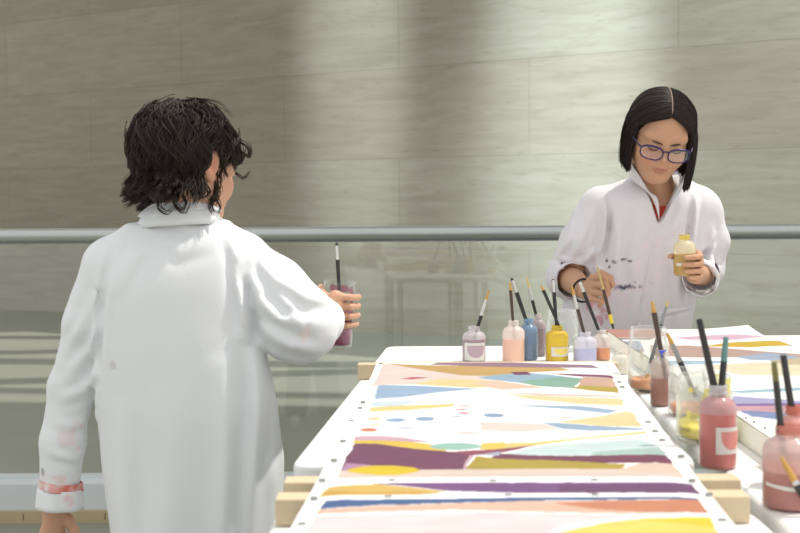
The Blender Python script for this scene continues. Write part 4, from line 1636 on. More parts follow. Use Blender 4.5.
rows = [rowpx(224, 128, 226, 0.062, cy=-0.005), rowpx(236, 112, 246, 0.085), rowpx(252, 102, 256, 0.102), rowpx(280, 97, 258, 0.118), rowpx(330, 96, 262, 0.128), rowpx(352, 96, 268, 0.132), rowpx(400, 97, 277, 0.138),
        rowpx(470, 104, 284, 0.142), rowpx(533, 113, 282, 0.146), rowpx(575, 117, 280, 0.15)]
bc = [loft(rows, k=0.02, n=2.5)]
bc += chain([at(174, 238, 2.60), at(116, 266, 2.60)], [0.058, 0.055], k=0.028)
bc += chain([at(182, 236, 2.60), at(240, 261, 2.605)], [0.058, 0.062], k=0.03)
# left sleeve
bc += chain([bl[0], at(88, 325, 2.60), bl[1], at(64, 440, 2.60), bl[2]], [0.060, 0.051, 0.046, 0.043, 0.039], k=0.016)
# right sleeve, bunched at the elbow
bc += chain([br_[0], at(268, 292, 2.60), br_[1]], [0.066, 0.078, 0.080], k=0.022)
bc += [cone(br_[1], br_[2] + (br_[2] - br_[1]).normalized() * 0.008, 0.080, 0.047, k=0.02, flat=True)]
bc += [ell(at(301, 334, 2.58), (0.056, 0.055, 0.060), k=0.03), ell(at(316, 338, 2.63), (0.038, 0.045, 0.036), k=0.02)]
BF = [([(228, 236), (236, 262), (241, 300), (244, 338)], 0.010, 0.011, 2.60), ([(240, 246), (247, 275), (262, 300), (276, 312)], 0.009, 0.011, 2.60),
      ([(250, 256), (276, 282), (306, 297), (336, 303)], 0.008, 0.012, 2.60), ([(250, 302), (282, 318), (318, 326)], 0.008, 0.013, 2.60), ([(262, 330), (288, 346), (316, 352)], 0.009, 0.012, 2.60),
      ([(262, 285), (284, 300), (298, 318), (300, 340)], 0.006, 0.010, 2.60),
      ([(256, 345), (262, 395), (256, 455), (252, 540)], 0.007, 0.018, 2.60), ([(272, 348), (276, 400), (274, 460), (270, 540)], 0.006, 0.013, 2.62),
      ([(120, 410), (124, 480), (130, 570)], 0.006, 0.022, 2.58), ([(222, 370), (230, 450), (226, 570)], 0.006, 0.024, 2.58), ([(172, 400), (176, 480), (170, 570)], 0.005, 0.028, 2.58),
      ([(150, 244), (132, 258), (118, 290)], 0.004, 0.014, 2.58), ([(160, 236), (180, 250), (214, 240)], 0.004, 0.016, 2.58),
      ([(88, 300), (78, 330), (60, 352)], 0.006, 0.012, 2.60), ([(96, 318), (84, 352), (62, 380)], 0.006, 0.012, 2.60), ([(92, 372), (76, 396), (54, 404)], 0.006, 0.011, 2.60),
      ([(88, 420), (70, 432), (48, 428)], 0.005, 0.010, 2.60), ([(84, 458), (66, 466), (44, 458)], 0.005, 0.009, 2.60)]
BF += [([(110, 250), (103, 280), (99, 320), (97, 370)], -0.007, 0.010, 2.58), ([(240, 262), (248, 300), (256, 336)], -0.008, 0.010, 2.60), ([(268, 300), (280, 312), (296, 314)], -0.006, 0.009, 2.60),
       ([(146, 228), (180, 232), (214, 224)], -0.003, 0.012, 2.58), ([(240, 350), (244, 420), (240, 540)], -0.006, 0.016, 2.58)]
BF = [([at(x, y, 2.5) for x, y in pts], a_, w_, d_) for pts, a_, w_, d_ in BF]
# crease between sleeve and back on the left
bc += [dict(q, op='s') for q in chain([at(97, 290, 2.53), at(96, 340, 2.52), at(94, 400, 2.52), at(92, 440, 2.55)], [0.004, 0.006, 0.008, 0.010], k=0.012)]
# open sleeve ends and a clean hem
dr = (br_[2] - br_[1]).normalized()
bc += [cone(br_[2] - dr * 0.05, br_[2] + dr * 0.08, 0.048, 0.040, k=0.004, op='s')]
dl = (bl[2] - bl[1]).normalized()
bc += [half(bl[2] + dl * 0.012, dl, 0.003, 's', (bl[2], 0.10)), cone(bl[2] - dl * 0.04, bl[2] + dl * 0.06, 0.034, 0.034, k=0.004, op='s')]


def boy_fold(P):
    w = np.clip((P[:, 0] - (B0.x + 0.12)) / 0.1, 0, 1)       # sleeve and right side crumple more
    wl = np.clip((B0.x - 0.17 - P[:, 0]) / 0.05, 0, 1)
    d = 0.0035 * vnoise(P, (9, 9, 4), 2) + 0.0016 * vnoise(P, (24, 24, 12), 3)
    d = d + (0.004 * w) * vnoise(P, (13, 10, 17), 4) + 0.003 * wl * vnoise(P, (10, 10, 22), 6)
    return d + fold_field(P, BF)


v, f = surface(bc, 0.0045, disp=boy_fold)
pig = np.tile(WHITE_A * 0.93, (len(v), 1))


def stain(pig, v, c, r, colour, amt, sc=60, seed=1, thr=0.0):
    d = np.linalg.norm((v - npv(c)) / np.array(r), axis=1)
    n = vnoise(v, (sc, sc, sc), seed) * 0.6 + vnoise(v, (sc * 2.3,) * 3, seed + 1) * 0.4
    m = np.clip(((1 - d) * 0.9 + n * 1.2 - thr * 0.6) * 3, 0, 1) * (d < 1.3) * amt
    return pig * (1 - m[:, None]) + np.array(lin(colour)) * m[:, None]


pig = stain(pig, v, at(66, 440, 2.56), (0.03, 0.05, 0.035), (232, 205, 205), 0.5, 40, 3, 0.3)
pig = stain(pig, v, at(62, 478, 2.56), (0.03, 0.05, 0.012), (230, 190, 186), 0.5, 60, 4, 0.4)
pig = stain(pig, v, at(44, 470, 2.58), (0.006, 0.04, 0.012), (120, 118, 120), 0.6, 80, 5, 0.1)
pig = stain(pig, v, at(112, 365, 2.50), (0.012, 0.05, 0.008), (196, 190, 196), 0.6, 80, 6, 0.1)
pig = stain(pig, v, at(305, 335, 2.50), (0.03, 0.06, 0.02), (238, 214, 208), 0.5, 50, 7, 0.3)
coat_b = mesh_obj('coat', v, f, M_CLOTH, boy, pigment=pig, origin=BO)
# turned-back left cuff with the red smear
ca = bl[2] - dl * 0.002
cb = at(58.5, 507, 2.60)
v, f = cuff_ring(ca, cb, 0.0455, 0.0500, seed=1)
pg = np.tile(WHITE_A * 0.93, (len(v), 1))
t = ((v - npv(ca)) @ npv((cb - ca).normalized())) / (cb - ca).length
nn = vnoise(v, (70, 70, 70), 8) + 0.5 * vnoise(v, (160, 160, 160), 9)
pg2 = stain(pg, v, at(68, 500, 2.55), (0.02, 0.05, 0.012), (228, 180, 178), 0.7, 50, 12, 0.2)
mesh_obj('cuff', v, f, M_CLOTH, coat_b, pigment=pg2, origin=BO)
v, f = cuff_ring(bl[2] - dl * 0.016, bl[2] + dl * 0.002, 0.0446, 0.0452, seed=1)
nn = vnoise(v, (55, 55, 90), 8) + 0.6 * vnoise(v, (140, 140, 140), 9)
m = np.clip(0.75 + nn * 0.5, 0, 1)[:, None]
pg = (WHITE_A * 0.93) * (1 - m) + np.array(lin((218, 116, 100))) * m
tag(mesh_obj('cuff_band', v, f, M_CLOTH, coat_b, pigment=pg, origin=BO), 'red paint smeared band above the cuff', None)
# stand collar
bot, top = [], []
cz = at(178, 222, 2.59)
for i in range(41):
    a = math.radians(-150 + 300 * i / 40) - math.radians(8)
    # a = 0 at the back
    bot.append(cz + V(math.sin(a) * 0.083, -math.cos(a) * 0.074, -0.010 + 0.004 * math.cos(a) + 0.005 * math.sin(a)))
    top.append(cz + V(0.008 + math.sin(a) * 0.064, 0.010 - math.cos(a) * 0.058, 0.042 + 0.004 * math.cos(2 * a) + 0.006 * math.sin(a)))
mb = ring_strip(bot, top, 0.005)
o = mesh_obj('collar', mb.v, mb.f, M_CLOTH, coat_b, pigment=np.tile(WHITE_A * 0.93, (len(mb.v), 1)), origin=BO)
# fold-over of the collar
bot2, top2 = [], []
for i in range(41):
    a = math.radians(-150 + 300 * i / 40) - math.radians(8)
    top2.append(cz + V(0.008 + math.sin(a) * 0.0645, 0.010 - math.cos(a) * 0.0585, 0.0425 + 0.004 * math.cos(2 * a) + 0.006 * math.sin(a)))
    bot2.append(cz + V(0.004 + math.sin(a) * 0.083, 0.004 - math.cos(a) * 0.073, 0.017 + 0.004 * math.sin(3 * a) + 0.008 * math.sin(a)))
mb = ring_strip(bot2, top2, 0.004)
mesh_obj('collar_fold', mb.v, mb.f, M_CLOTH, coat_b, pigment=np.tile(WHITE_A * 0.93, (len(mb.v), 1)), origin=BO)

# boy's hair: whorl at the crown, locks flowing down and flicking out at the nape
hc, hr = np.array([0, -0.016, 0.026]), np.array([0.089, 0.110, 0.090])
cap = [bh.ell((0, -0.018, 0.028), (0.082, 0.100, 0.086), k=0.02), bh.ell((0, -0.056, -0.028), (0.062, 0.042, 0.056), k=0.03),
       bh.ell((0, 0.112, -0.058), (0.085, 0.080, 0.090), k=0.01, op='s'),
       bh.ell((0.094, 0.000, -0.026), (0.030, 0.018, 0.034), k=0.008, op='s')]


def lump(P):
    L = bh.inv(P)
    return 0.005 * vnoise(L, (26, 26, 16), 4) + 0.003 * vnoise(L, (60, 60, 22), 6)


def flow_locks(dirs, ang, lay, seedn, n_st):
    """guide lines that leave the whorl and wave down over the head"""
    u_ = dirs.copy()
    M = len(u_)
    c0 = unit(np.array([-0.10, -0.10, 0.99]))
    clump = vnoise(u_, (2.6, 2.6, 2.0), 8)
    phase = clump * 7 + seedn[:, 0] * 1.2
    drop = np.zeros((M, 3))
    out = []
    for k in range(n_st):
        t = k / (n_st - 1)
        low_ = np.clip((-u_[:, 2] - 0.05) / 0.4, 0, 1)
        lift = lay + (0.02 + 0.11 * low_) * t ** 2 + 0.035 * clump * t + 0.03 * np.sin(t * 5 + phase) * t
        out.append(hc + hr * u_ * lift[:, None] + drop)
        tan = u_ - c0
        tan = tan * 0.8 + np.array([0.15, 0.12, -0.8]) * (0.5 + 0.5 * np.clip(0.6 - u_[:, 2:3], 0, 1))
        tan = tan - u_ * (tan * u_).sum(1, keepdims=True)
        tan = unit(tan)
        sw = np.cross(u_, tan)
        wav = np.sin(t * 6.5 + phase)
        stepv = unit(tan + sw * (0.75 * wav + 0.7 * clump)[:, None] + seedn * 0.10) * (ang / n_st)[:, None]
        bottom = u_[:, 2] < -0.60
        front = (u_[:, 1] > 0.62) & (u_[:, 2] < 0.02)
        u_ = np.where((bottom | front)[:, None], u_, unit(u_ + stepv))
        drop = drop + np.where(bottom[:, None], np.stack([0.0030 * np.sin(t * 6 + phase) + 0.0020 * u_[:, 0], -0.0026 * t + 0 * wav, -0.0066 + 0.0048 * t + 0 * wav], 1), 0)
    return np.stack(out, 1)


n_st = 13
dirs = unit(rng.normal(size=(2400, 3)))
ok = ~((dirs[:, 1] > 0.55) & (dirs[:, 2] < 0.20)) & (dirs[:, 2] > -0.72)
dirs = dirs[ok][:330]
M = len(dirs)
G = flow_locks(dirs, rng.uniform(0.65, 1.25, M), rng.uniform(0.96, 1.05, M), rng.normal(size=(M, 3)), n_st)
PER = 20
spread = np.linspace(1.0, 0.25, n_st)[None, :, None]
ofs = rng.normal(size=(M, PER, 1, 3)) * 0.0058
P = (G[:, None] + ofs * spread + rng.normal(size=(M, PER, 1, 3)) * 0.0016 * np.linspace(0, 1, n_st)[None, None, :, None]).reshape(-1, n_st, 3)
# an undercoat of finer strands so that no scalp shows
dirs = unit(rng.normal(size=(5200, 3)))
ok = ~((dirs[:, 1] > 0.55) & (dirs[:, 2] < 0.20)) & (dirs[:, 2] > -0.75)
dirs = dirs[ok][:2200]
M2 = len(dirs)
P = np.concatenate([P, flow_locks(dirs, rng.uniform(0.4, 0.8, M2), rng.uniform(0.93, 0.98, M2), rng.normal(size=(M2, 3)), n_st)])
dirs = unit(rng.normal(size=(9000, 3)))
ok = (dirs[:, 1] < 0.15) & (dirs[:, 2] < -0.15) & (dirs[:, 2] > -0.62)
dirs = dirs[ok][:1300]
M3 = len(dirs)
P = np.concatenate([P, flow_locks(dirs, rng.uniform(0.5, 0.9, M3), rng.uniform(0.92, 1.0, M3), rng.normal(size=(M3, 3)), n_st)])
# the right ear and the cheek stay free
earz = ((P[:, :, 0] > 0.052) & (P[:, :, 1] > -0.020) & (P[:, :, 1] < 0.012) & (P[:, :, 2] < 0.004) & (P[:, :, 2] > -0.05)).any(1)
face = ((P[:, :, 1] > 0.030) & (P[:, :, 2] < -0.010)).any(1)
P = P[~(earz | face)]
N = len(P)
P = bh.pts(P.reshape(-1, 3)).reshape(N, n_st, 3)
rad = np.linspace(1, 0.25, n_st)[None] * rng.uniform(0.0009, 0.0019, N)[:, None]
# named locks that break the outline
locks = [([(150, 182), (136, 184), (124, 187)], 0.0035), ([(148, 164), (136, 167), (127, 163)], 0.003), ([(150, 190), (138, 196), (128, 193), (122, 182)], 0.0035), ([(158, 200), (160, 208), (168, 212), (174, 207)], 0.004),
         ([(172, 196), (176, 206), (184, 212), (188, 205)], 0.004), ([(182, 194), (186, 203), (180, 209), (172, 206)], 0.003), ([(236, 172), (243, 177), (249, 171)], 0.004), ([(240, 150), (247, 156), (251, 149), (248, 143)], 0.004),
         ([(236, 140), (246, 146), (250, 158)], 0.004), ([(176, 104), (196, 98), (214, 104), (230, 113)], 0.002), ([(190, 101), (205, 99), (222, 104), (233, 117)], 0.0016), ([(160, 110), (148, 114), (140, 124)], 0.0018),
         ([(205, 182), (210, 190), (206, 196), (198, 193)], 0.004), ([(222, 182), (226, 188), (222, 193)], 0.0035), ([(228, 176), (231, 184), (226, 190)], 0.0028), ([(145, 176), (138, 190), (150, 200)], 0.004)]
LP, LR = [], []
for pts, r in locks:
    Y = 2.51 if pts[0][0] < 215 else 2.60
    if pts[0][1] < 120:
        Y = 2.57
    q = np.array([at(x, y, Y)[:] for x, y in pts])
    tt = np.linspace(0, len(q) - 1, n_st)
    ii = np.minimum(tt.astype(int), len(q) - 2)
    fr_ = tt - ii
    m = []
    for a_, b_ in zip(ii, fr_):
        p0, p1, p2, p3 = q[max(a_ - 1, 0)], q[a_], q[a_ + 1], q[min(a_ + 2, len(q) - 1)]
        m.append(0.5 * (2 * p1 + (p2 - p0) * b_ + (2 * p0 - 5 * p1 + 4 * p2 - p3) * b_ ** 2 + (3 * p1 - p0 - 3 * p2 + p3) * b_ ** 3))
    m = np.array(m)
    for j in range(6):
        LP.append(m + rng.normal(size=3) * r * 0.55 + np.linspace(0, 1, n_st)[:, None] * rng.normal(size=3) * r * 0.6)
        LR.append(np.linspace(1, 0.15, n_st) * r * 0.42)
P = np.concatenate([P, np.array(LP)])
rad = np.concatenate([rad, np.array(LR)])
hair_object(boy, BO, bh, cap, M_HAIR_A, P, rad, 0.0038, lump)
legs_and_shoes(boy, BO, hip, BFL, BFR, 0.0, M_TROUSER, M_SHOE)

# tumbler and brush in the boy's hand
jt = jar(0, 0, 0, 0, (150, 62, 100), 0.42, 'clear tumbler of purple paint held out in the hand of the child at left', tumbler=True, pos=JC - ju * (JH * 0.52), size=(JR, JH),
         tilt=(0, math.atan2(ju.x, ju.z), 0), name='paint_tumbler', smear=((176, 84, 122), 0.40, 0.97, 0.36, 23))
tip = at(336.5, 242.5, JC.y - 0.01)
low = at(341, 320, JC.y + 0.003)
e = share(None, low, tip, (245, 259))
brush(low, tip, up('dark', e[0], 'silver', e[1], 'black'), 0.0042, 'black brush with silver ferrule standing in the tumbler of purple paint')

# ------------------------------------------------------------------ the girl, facing us across the table
G0 = at(640, 300, 3.52)
GO = (G0.x, G0.y, 0.0)
girl = thing('person', GO, 'child with dark bob and purple glasses in a paint stained white coat, looking down', 'person')
gh = Head(at(660.5, 134, 3.33), math.radians(2), math.radians(28), math.radians(-8), 1.04, base=math.pi)

gl = [at(600, 208, 3.47), at(568, 277, 3.49), at(590, 291, 3.29)]      # her right arm, at the left of the picture
gr = [at(699, 208, 3.47), at(704, 268, 3.50), at(698, 288, 3.29)]

# hand with the bottle
BC = at(684.5, 256, 3.20)
BH_, BRR = 0.104, 0.0285
gu = V(-0.02, -0.05, 1).normalized()
g1 = V(1, 0, 0.02).normalized()
g2 = V(0, 1, 0.05).normalized()
gw = BC + V(0.040, 0.052, -0.052)
ghand = grip(BC, gu, g1, g2, BRR, (-0.001, -0.020, -0.038, -0.055), math.radians(18), math.radians(-98), 0.0076, gw,
             [(math.radians(55), -0.010, 0.004), (math.radians(110), -0.004, 0.0), (math.radians(176), 0.000, 0.0)])
ghand += [cone(gr[1] + (gr[2] - gr[1]) * 0.3, gw, 0.032, 0.020, k=0.015)]

# hand with the brush: fingers folded in, thumb and first finger pinching
fw = at(586, 291, 3.29)
fk = [at(593, 277, 3.245), at(595, 284.5, 3.238), at(594.5, 292, 3.240), at(592.5, 299, 3.248)]
fm = [at(604, 277, 3.205), at(606, 285, 3.190), at(605, 293.5, 3.195), at(602, 301, 3.210)]
ft = [at(609.5, 288, 3.210), at(608, 294, 3.208), at(605, 300.5, 3.215), at(600, 305.5, 3.228)]
fist = [cone(gl[1] + (gl[2] - gl[1]) * 0.1, fw, 0.038, 0.023, k=0.015), ell(at(592, 289, 3.278), (0.022, 0.024, 0.027), k=0.010)]
for i in range(4):
    r = (0.0086, 0.0090, 0.0086, 0.0076)[i]
    fist += [cone(fw, fk[i], 0.015, 0.0098, k=0.008)]
    fist += chain([fk[i], fm[i], ft[i]], [r * 1.18, r, r * 0.82], k=0.0012)
fist += chain([at(591, 281, 3.262), at(601, 273.5, 3.238), at(610, 278, 3.215), at(612.5, 285, 3.200)], [0.013, 0.0105, 0.0092, 0.0074], k=0.002)

neck = [gh.cone((0, -0.016, -0.040), (0, -0.045, -0.10), 0.040, 0.042, 0.02), cone(gh.p(0, -0.040, -0.085), V(G0.x + 0.054, 3.48, 1.06), 0.043, 0.056, 0.03)]
v1, f1 = surface(head_prims(gh) + neck, 0.0028)
v2, f2 = surface(ghand, 0.0020)
v3, f3 = surface(fist, 0.0020)
gx = G0.x
tor = [loft([(0.55, gx - 0.03, 3.52, 0.12, 0.08), (0.80, gx - 0.02, 3.52, 0.11, 0.075), (1.0, gx + 0.02, 3.49, 0.125, 0.075), (1.09, gx + 0.04, 3.47, 0.115, 0.055), (1.12, gx + 0.045, 3.465, 0.08, 0.045)], k=0.02)]
tor += chain([V(gx + 0.04, 3.48, 1.06), gl[0], gl[1]], [0.05, 0.042, 0.034], k=0.02)
tor += chain([V(gx + 0.04, 3.48, 1.06), gr[0], gr[1]], [0.05, 0.042, 0.034], k=0.02)
GFL, GFR = V(gx - 0.115, 3.53, 0), V(gx + 0.055, 3.53, 0)
for f in (GFL, GFR):
    tor += chain([V(f.x, 3.53, 0.60), V(f.x, 3.53, 0.38), V(f.x, f.y, 0.06)], [0.06, 0.045, 0.034], k=0.02)
v4, f4 = surface(tor, 0.008)
v, f = join([(v1, f1), (v2, f2), (v3, f3), (v4, f4)])
mesh_obj('body', v, f, M_SKIN, girl, pigment=body_pigment(v, gh, SKIN_B), origin=GO)

# red shirt showing in the neck opening
sh = [loft([(0.62, gx - 0.02, 3.515, 0.125, 0.082), (0.95, gx + 0.01, 3.495, 0.132, 0.084), (1.075, gx + 0.042, 3.472, 0.125, 0.070), (1.10, gx + 0.045, 3.468, 0.110, 0.058)], k=0.02),
      cone(at(662, 176, 3.38), at(661, 192, 3.405), 0.034, 0.028, k=0.006, op='s')]
v, f = surface(sh, 0.006)
mesh_obj('shirt', v, f, M_RED, girl, origin=GO)

rows = [rowpx(183, 636, 680, 0.060, 3.47), rowpx(192, 606, 704, 0.085, 3.47), rowpx(206, 592, 714, 0.102, 3.475), rowpx(230, 586, 712, 0.112, 3.49), rowpx(262, 580, 704, 0.118, 3.505), rowpx(295, 568, 696, 0.120, 3.515),
        rowpx(318, 559, 691, 0.120, 3.52), rowpx(335, 558, 690, 0.120, 3.53), rowpx(400, 556, 692, 0.13, 3.54), rowpx(455, 554, 694, 0.14, 3.54)]
gc = [loft(rows, k=0.02, n=2.4)]
gc += chain([at(640, 190, 3.48), at(604, 206, 3.47)], [0.044, 0.052], k=0.03)
gc += chain([at(678, 190, 3.48), at(696, 206, 3.47)], [0.044, 0.052], k=0.03)
gd = (gl[2] - gl[1]).normalized()
gc += chain([gl[0], at(582, 242, 3.475), gl[1]], [0.058, 0.060, 0.056], k=0.018)
gc += [cone(gl[1], gl[1] + gd * 0.055, 0.056, 0.053, k=0.012, flat=True)]
gd2 = (gr[2] - gr[1]).normalized()
gc += chain([gr[0], at(709, 240, 3.485), gr[1]], [0.056, 0.055, 0.054], k=0.018)
gc += [cone(gr[1], gr[1] + gd2 * 0.13, 0.054, 0.046, k=0.012, flat=True)]
GF = [([(607, 200), (604, 235), (596, 268)], 0.009, 0.010, 3.46), ([(618, 212), (616, 258), (611, 305)], 0.006, 0.014, 3.46), ([(694, 200), (692, 235), (688, 262)], 0.008, 0.010, 3.46),
      ([(590, 215), (580, 242), (570, 262)], 0.007, 0.012, 3.50), ([(598, 248), (584, 262), (566, 270)], 0.007, 0.009, 3.50), ([(572, 236), (560, 256)], 0.005, 0.010, 3.50), ([(712, 225), (714, 250), (710, 270)], 0.006, 0.010, 3.50),
      ([(698, 258), (708, 268), (716, 278)], 0.006, 0.009, 3.50), ([(658, 315), (676, 311), (694, 309)], 0.005, 0.005, 3.50), ([(668, 245), (676, 285), (678, 325)], 0.005, 0.014, 3.46), ([(588, 300), (594, 318), (596, 340)], 0.007, 0.012, 3.46),
      ([(640, 205), (634, 250), (622, 300)], 0.004, 0.018, 3.46), ([(682, 200), (672, 225), (660, 240)], 0.005, 0.012, 3.46)]
GF = [(pts, a_ * 1.35, w_, d_) for pts, a_, w_, d_ in GF]
GF += [([(609, 196), (608, 230), (600, 266)], -0.011, 0.007, 3.48), ([(690, 198), (687, 230), (684, 252)], -0.010, 0.007, 3.48),
       ([(659, 218), (649, 262), (636, 340)], 0.0050, 0.0045, 3.46), ([(574, 205), (566, 232), (556, 258)], -0.006, 0.008, 3.50), ([(584, 262), (572, 266), (558, 262)], -0.007, 0.007, 3.50),
       ([(718, 238), (708, 252), (700, 256)], -0.007, 0.007, 3.50), ([(622, 250), (628, 290), (622, 335)], -0.005, 0.012, 3.46), ([(664, 262), (664, 300), (658, 335)], -0.005, 0.012, 3.46)]
GF = [([at(x, y, 3.41) for x, y in pts], a_, w_, d_) for pts, a_, w_, d_ in GF]
# front edge of the button placket, and the crease beside it
gc += [cone(at(659, 222, 3.378), at(649, 262, 3.384), 0.0035, 0.0035, k=0.006), cone(at(649, 262, 3.384), at(636, 336, 3.402), 0.0035, 0.0035, k=0.006)]
gc += [cone(at(657, 224, 3.370), at(646, 262, 3.376), 0.0035, 0.0035, k=0.005, op='s'), cone(at(646, 262, 3.376), at(633, 336, 3.395), 0.0035, 0.0035, k=0.005, op='s')]
# neck opening: a V carved out of the front
gc.append(prism([at(x, y, 3.38) for x, y in ((643, 172), (681, 172), (676, 190), (660.5, 222), (658.5, 222), (649, 194))], 3.20, 3.445))
gc += [cone(gl[1] + gd * 0.005, gl[1] + gd * 0.10, 0.048, 0.048, k=0.004, op='s'), cone(gr[1] + gd2 * 0.05, gr[1] + gd2 * 0.20, 0.040, 0.040, k=0.004, op='s')]


def girl_fold(P):
    out = np.clip(np.abs(P[:, 0] - (gx + 0.01)) - 0.13, 0, 0.1) / 0.1
    return 0.0035 * vnoise(P, (10, 10, 5), 12) + 0.0018 * vnoise(P, (26, 26, 13), 13) + 0.004 * out * vnoise(P, (14, 14, 20), 14) + fold_field(P, GF)


v, f = surface(gc, 0.0045, disp=girl_fold)
pig = np.tile(WHITE_B * 0.86, (len(v), 1))
yf = 3.40
front = v[:, 1] < 3.46
for (x, y, rx, rz, c, amt, sc, sd, th) in (
        (612, 262, 0.020, 0.008, (52, 50, 84), 0.9, 130, 31, 0.45), (622, 260, 0.014, 0.005, (52, 50, 84), 0.95, 150, 32, 0.35), (628.5, 261, 0.005, 0.004, (48, 46, 80), 0.95, 150, 33, -0.1),
        (609, 267, 0.006, 0.004, (60, 58, 92), 0.9, 150, 34, 0.0), (627, 287, 0.034, 0.008, (58, 58, 96), 0.95, 140, 35, 0.35), (628, 286, 0.010, 0.005, (50, 48, 86), 0.9, 150, 36, 0.0), (619, 286, 0.006, 0.004, (50, 48, 86), 0.9, 150, 38, 0.0), (634, 282, 0.004, 0.004, (58, 58, 96), 0.9, 150, 37, 0.1),
        (596, 310, 0.050, 0.022, (214, 150, 168), 0.8, 70, 41, 0.45), (604, 318, 0.040, 0.016, (208, 140, 160), 0.8, 80, 42, 0.5), (618, 300, 0.05, 0.05, (230, 206, 220), 0.4, 40, 43, 0.2), (650, 282, 0.006, 0.006, (190, 184, 196), 0.6, 120, 44, 0.2),
        (648, 270, 0.05, 0.10, (240, 222, 228), 0.35, 30, 45, 0.1)):
    pig2 = stain(pig, v, at(x, y, yf), (rx, 0.06, rz), c, amt, sc, sd, th)
    pig = np.where(front[:, None], pig2, pig)
coat_g = mesh_obj('coat', v, f, M_CLOTH, girl, pigment=pig, origin=GO)
v, f = cuff_ring(gl[1] + gd * 0.030, gl[1] + gd * 0.060, 0.0545, 0.0535, seed=4)
mesh_obj('cuff', v, f, M_CLOTH, coat_g, pigment=np.tile(WHITE_B * 0.86, (len(v), 1)), origin=GO)
v, f = cuff_ring(gr[1] + gd2 * 0.105, gr[1] + gd2 * 0.140, 0.0485, 0.0465, seed=2)
mesh_obj('cuff', v, f, M_CLOTH, coat_g, pigment=np.tile(WHITE_B * 0.86, (len(v), 1)), origin=GO)
# collar: standing, open at the front, its left tip notched
fpts_b = [(659.5, 222, 3.376), (656, 207, 3.380), (651, 196, 3.392), (643, 188, 3.385), (634, 181, 3.42), (633, 177, 3.49), (648, 174, 3.545), (664, 174, 3.55), (680, 175, 3.53), (687, 178, 3.48), (683, 184, 3.425), (676, 191, 3.398), (668, 203, 3.384), (661, 221, 3.376)]
fpts_t = [(659.5, 219, 3.372), (658, 199, 3.374), (649, 191, 3.372), (641, 177, 3.352), (634, 166, 3.385), (635, 161, 3.45), (648, 160, 3.525), (664, 160, 3.53), (678, 161, 3.51), (687, 165, 3.44), (683, 176, 3.375), (677, 188, 3.372), (668.5, 204, 3.373), (660.5, 220, 3.372)]


def smooth_curve(pts, n=56):
    q = np.array([at(x, y, Y)[:] for x, y, Y in pts])
    out = []
    for tt in np.linspace(0, len(q) - 1.0001, n):
        a_ = int(tt)
        b_ = tt - a_
        p0, p1, p2, p3 = q[max(a_ - 1, 0)], q[a_], q[a_ + 1], q[min(a_ + 2, len(q) - 1)]
        out.append(Vector(0.5 * (2 * p1 + (p2 - p0) * b_ + (2 * p0 - 5 * p1 + 4 * p2 - p3) * b_ ** 2 + (3 * p1 - p0 - 3 * p2 + p3) * b_ ** 3)))
    return out


mb = ring_strip(smooth_curve(fpts_b), smooth_curve(fpts_t), 0.0045)
mesh_obj('collar', mb.v, mb.f, M_CLOTH, coat_g, pigment=np.tile(WHITE_B * 0.86, (len(mb.v), 1)), origin=GO)

# hair: centre part, straight to the jaw
cap = [gh.ell((0, -0.016, 0.032), (0.078, 0.094, 0.079), k=0.01),
       gh.ell((-0.074, -0.030, -0.028), (0.014, 0.046, 0.066), k=0.02), gh.ell((0.074, -0.034, -0.024), (0.014, 0.042, 0.060), k=0.02),
       gh.ell((0, -0.074, -0.025), (0.066, 0.026, 0.070), k=0.03),
       gh.ell((0, 0.110, -0.030), (0.088, 0.112, 0.124), k=0.008, op='s')]


def gl_l(P):
    return 0.0015 * vnoise(gh.inv(P), (70, 70, 12), 14)


gcn, gr_ = np.array([0, -0.014, 0.030]), np.array([0.083, 0.099, 0.083])
N = 4200
side = np.where(rng.uniform(size=N) < 0.5, -1.0, 1.0)
w = np.clip(rng.uniform(size=N) ** 1.15, 0, 1)                     # 0 = front of the part, 1 = back of the crown
phi0 = np.where(side > 0, math.radians(60), math.radians(52))
phi = phi0 + (math.radians(180) - phi0) * np.clip(w + rng.normal(size=N) * 0.02, 0, 1)
alp = math.radians(37) + math.radians(119) * w ** 0.9 + rng.normal(size=N) * 0.03
d0 = np.stack([side * 0.012, np.cos(alp), np.sin(alp)], 1)
d0 = unit(d0)
d1 = np.stack([side * np.sin(phi), np.cos(phi), np.full(N, -0.02)], 1)
d1 = unit(d1)
lay = rng.uniform(0.955, 1.03, N)
endz = np.where(side > 0, -0.090, -0.110) + rng.normal(size=N) * 0.005 - 0.012 * np.cos(phi) * 0
om = np.arccos(np.clip((d0 * d1).sum(1), -1, 1))
n_st = 20
nd = 13
path = []
jit = rng.normal(size=(N, 3)) * 0.0012
for k in range(nd):
    t = k / (nd - 1)
    t_ = t * 0.97
    q = (d0 * np.sin((1 - t_) * om)[:, None] + d1 * np.sin(t_ * om)[:, None]) / np.sin(om)[:, None]
    lf = lay * (1 - 0.02 * (1 - t))
    path.append(gcn + gr_ * q * lf[:, None] + jit * t)
last = path[-1]
for k in range(1, n_st - nd + 1):
    t = k / (n_st - nd)
    z = last[:, 2] + (endz - last[:, 2]) * t
    tuck = 1 + 0.05 * math.sin(math.pi * t) - 0.06 * t ** 3
    x = last[:, 0] * tuck
    y = gcn[1] + (last[:, 1] - gcn[1]) * (1 - 0.05 * t) + 0.020 * t * (side < 0) + 0.008 * t
    x = x - 0.018 * t * (side < 0)
    path.append(np.stack([x, y, z], 1) + jit)
P = np.stack(path, 1)
P = gh.pts(P.reshape(-1, 3)).reshape(N, n_st, 3)
rad = np.concatenate([np.linspace(0.75, 1, nd), np.linspace(1, 0.4, n_st - nd)])[None] * rng.uniform(0.0009, 0.0017, N)[:, None]
hair_g = hair_object(girl, GO, gh, cap, M_HAIR_B, P, rad, 0.0035, gl_l)
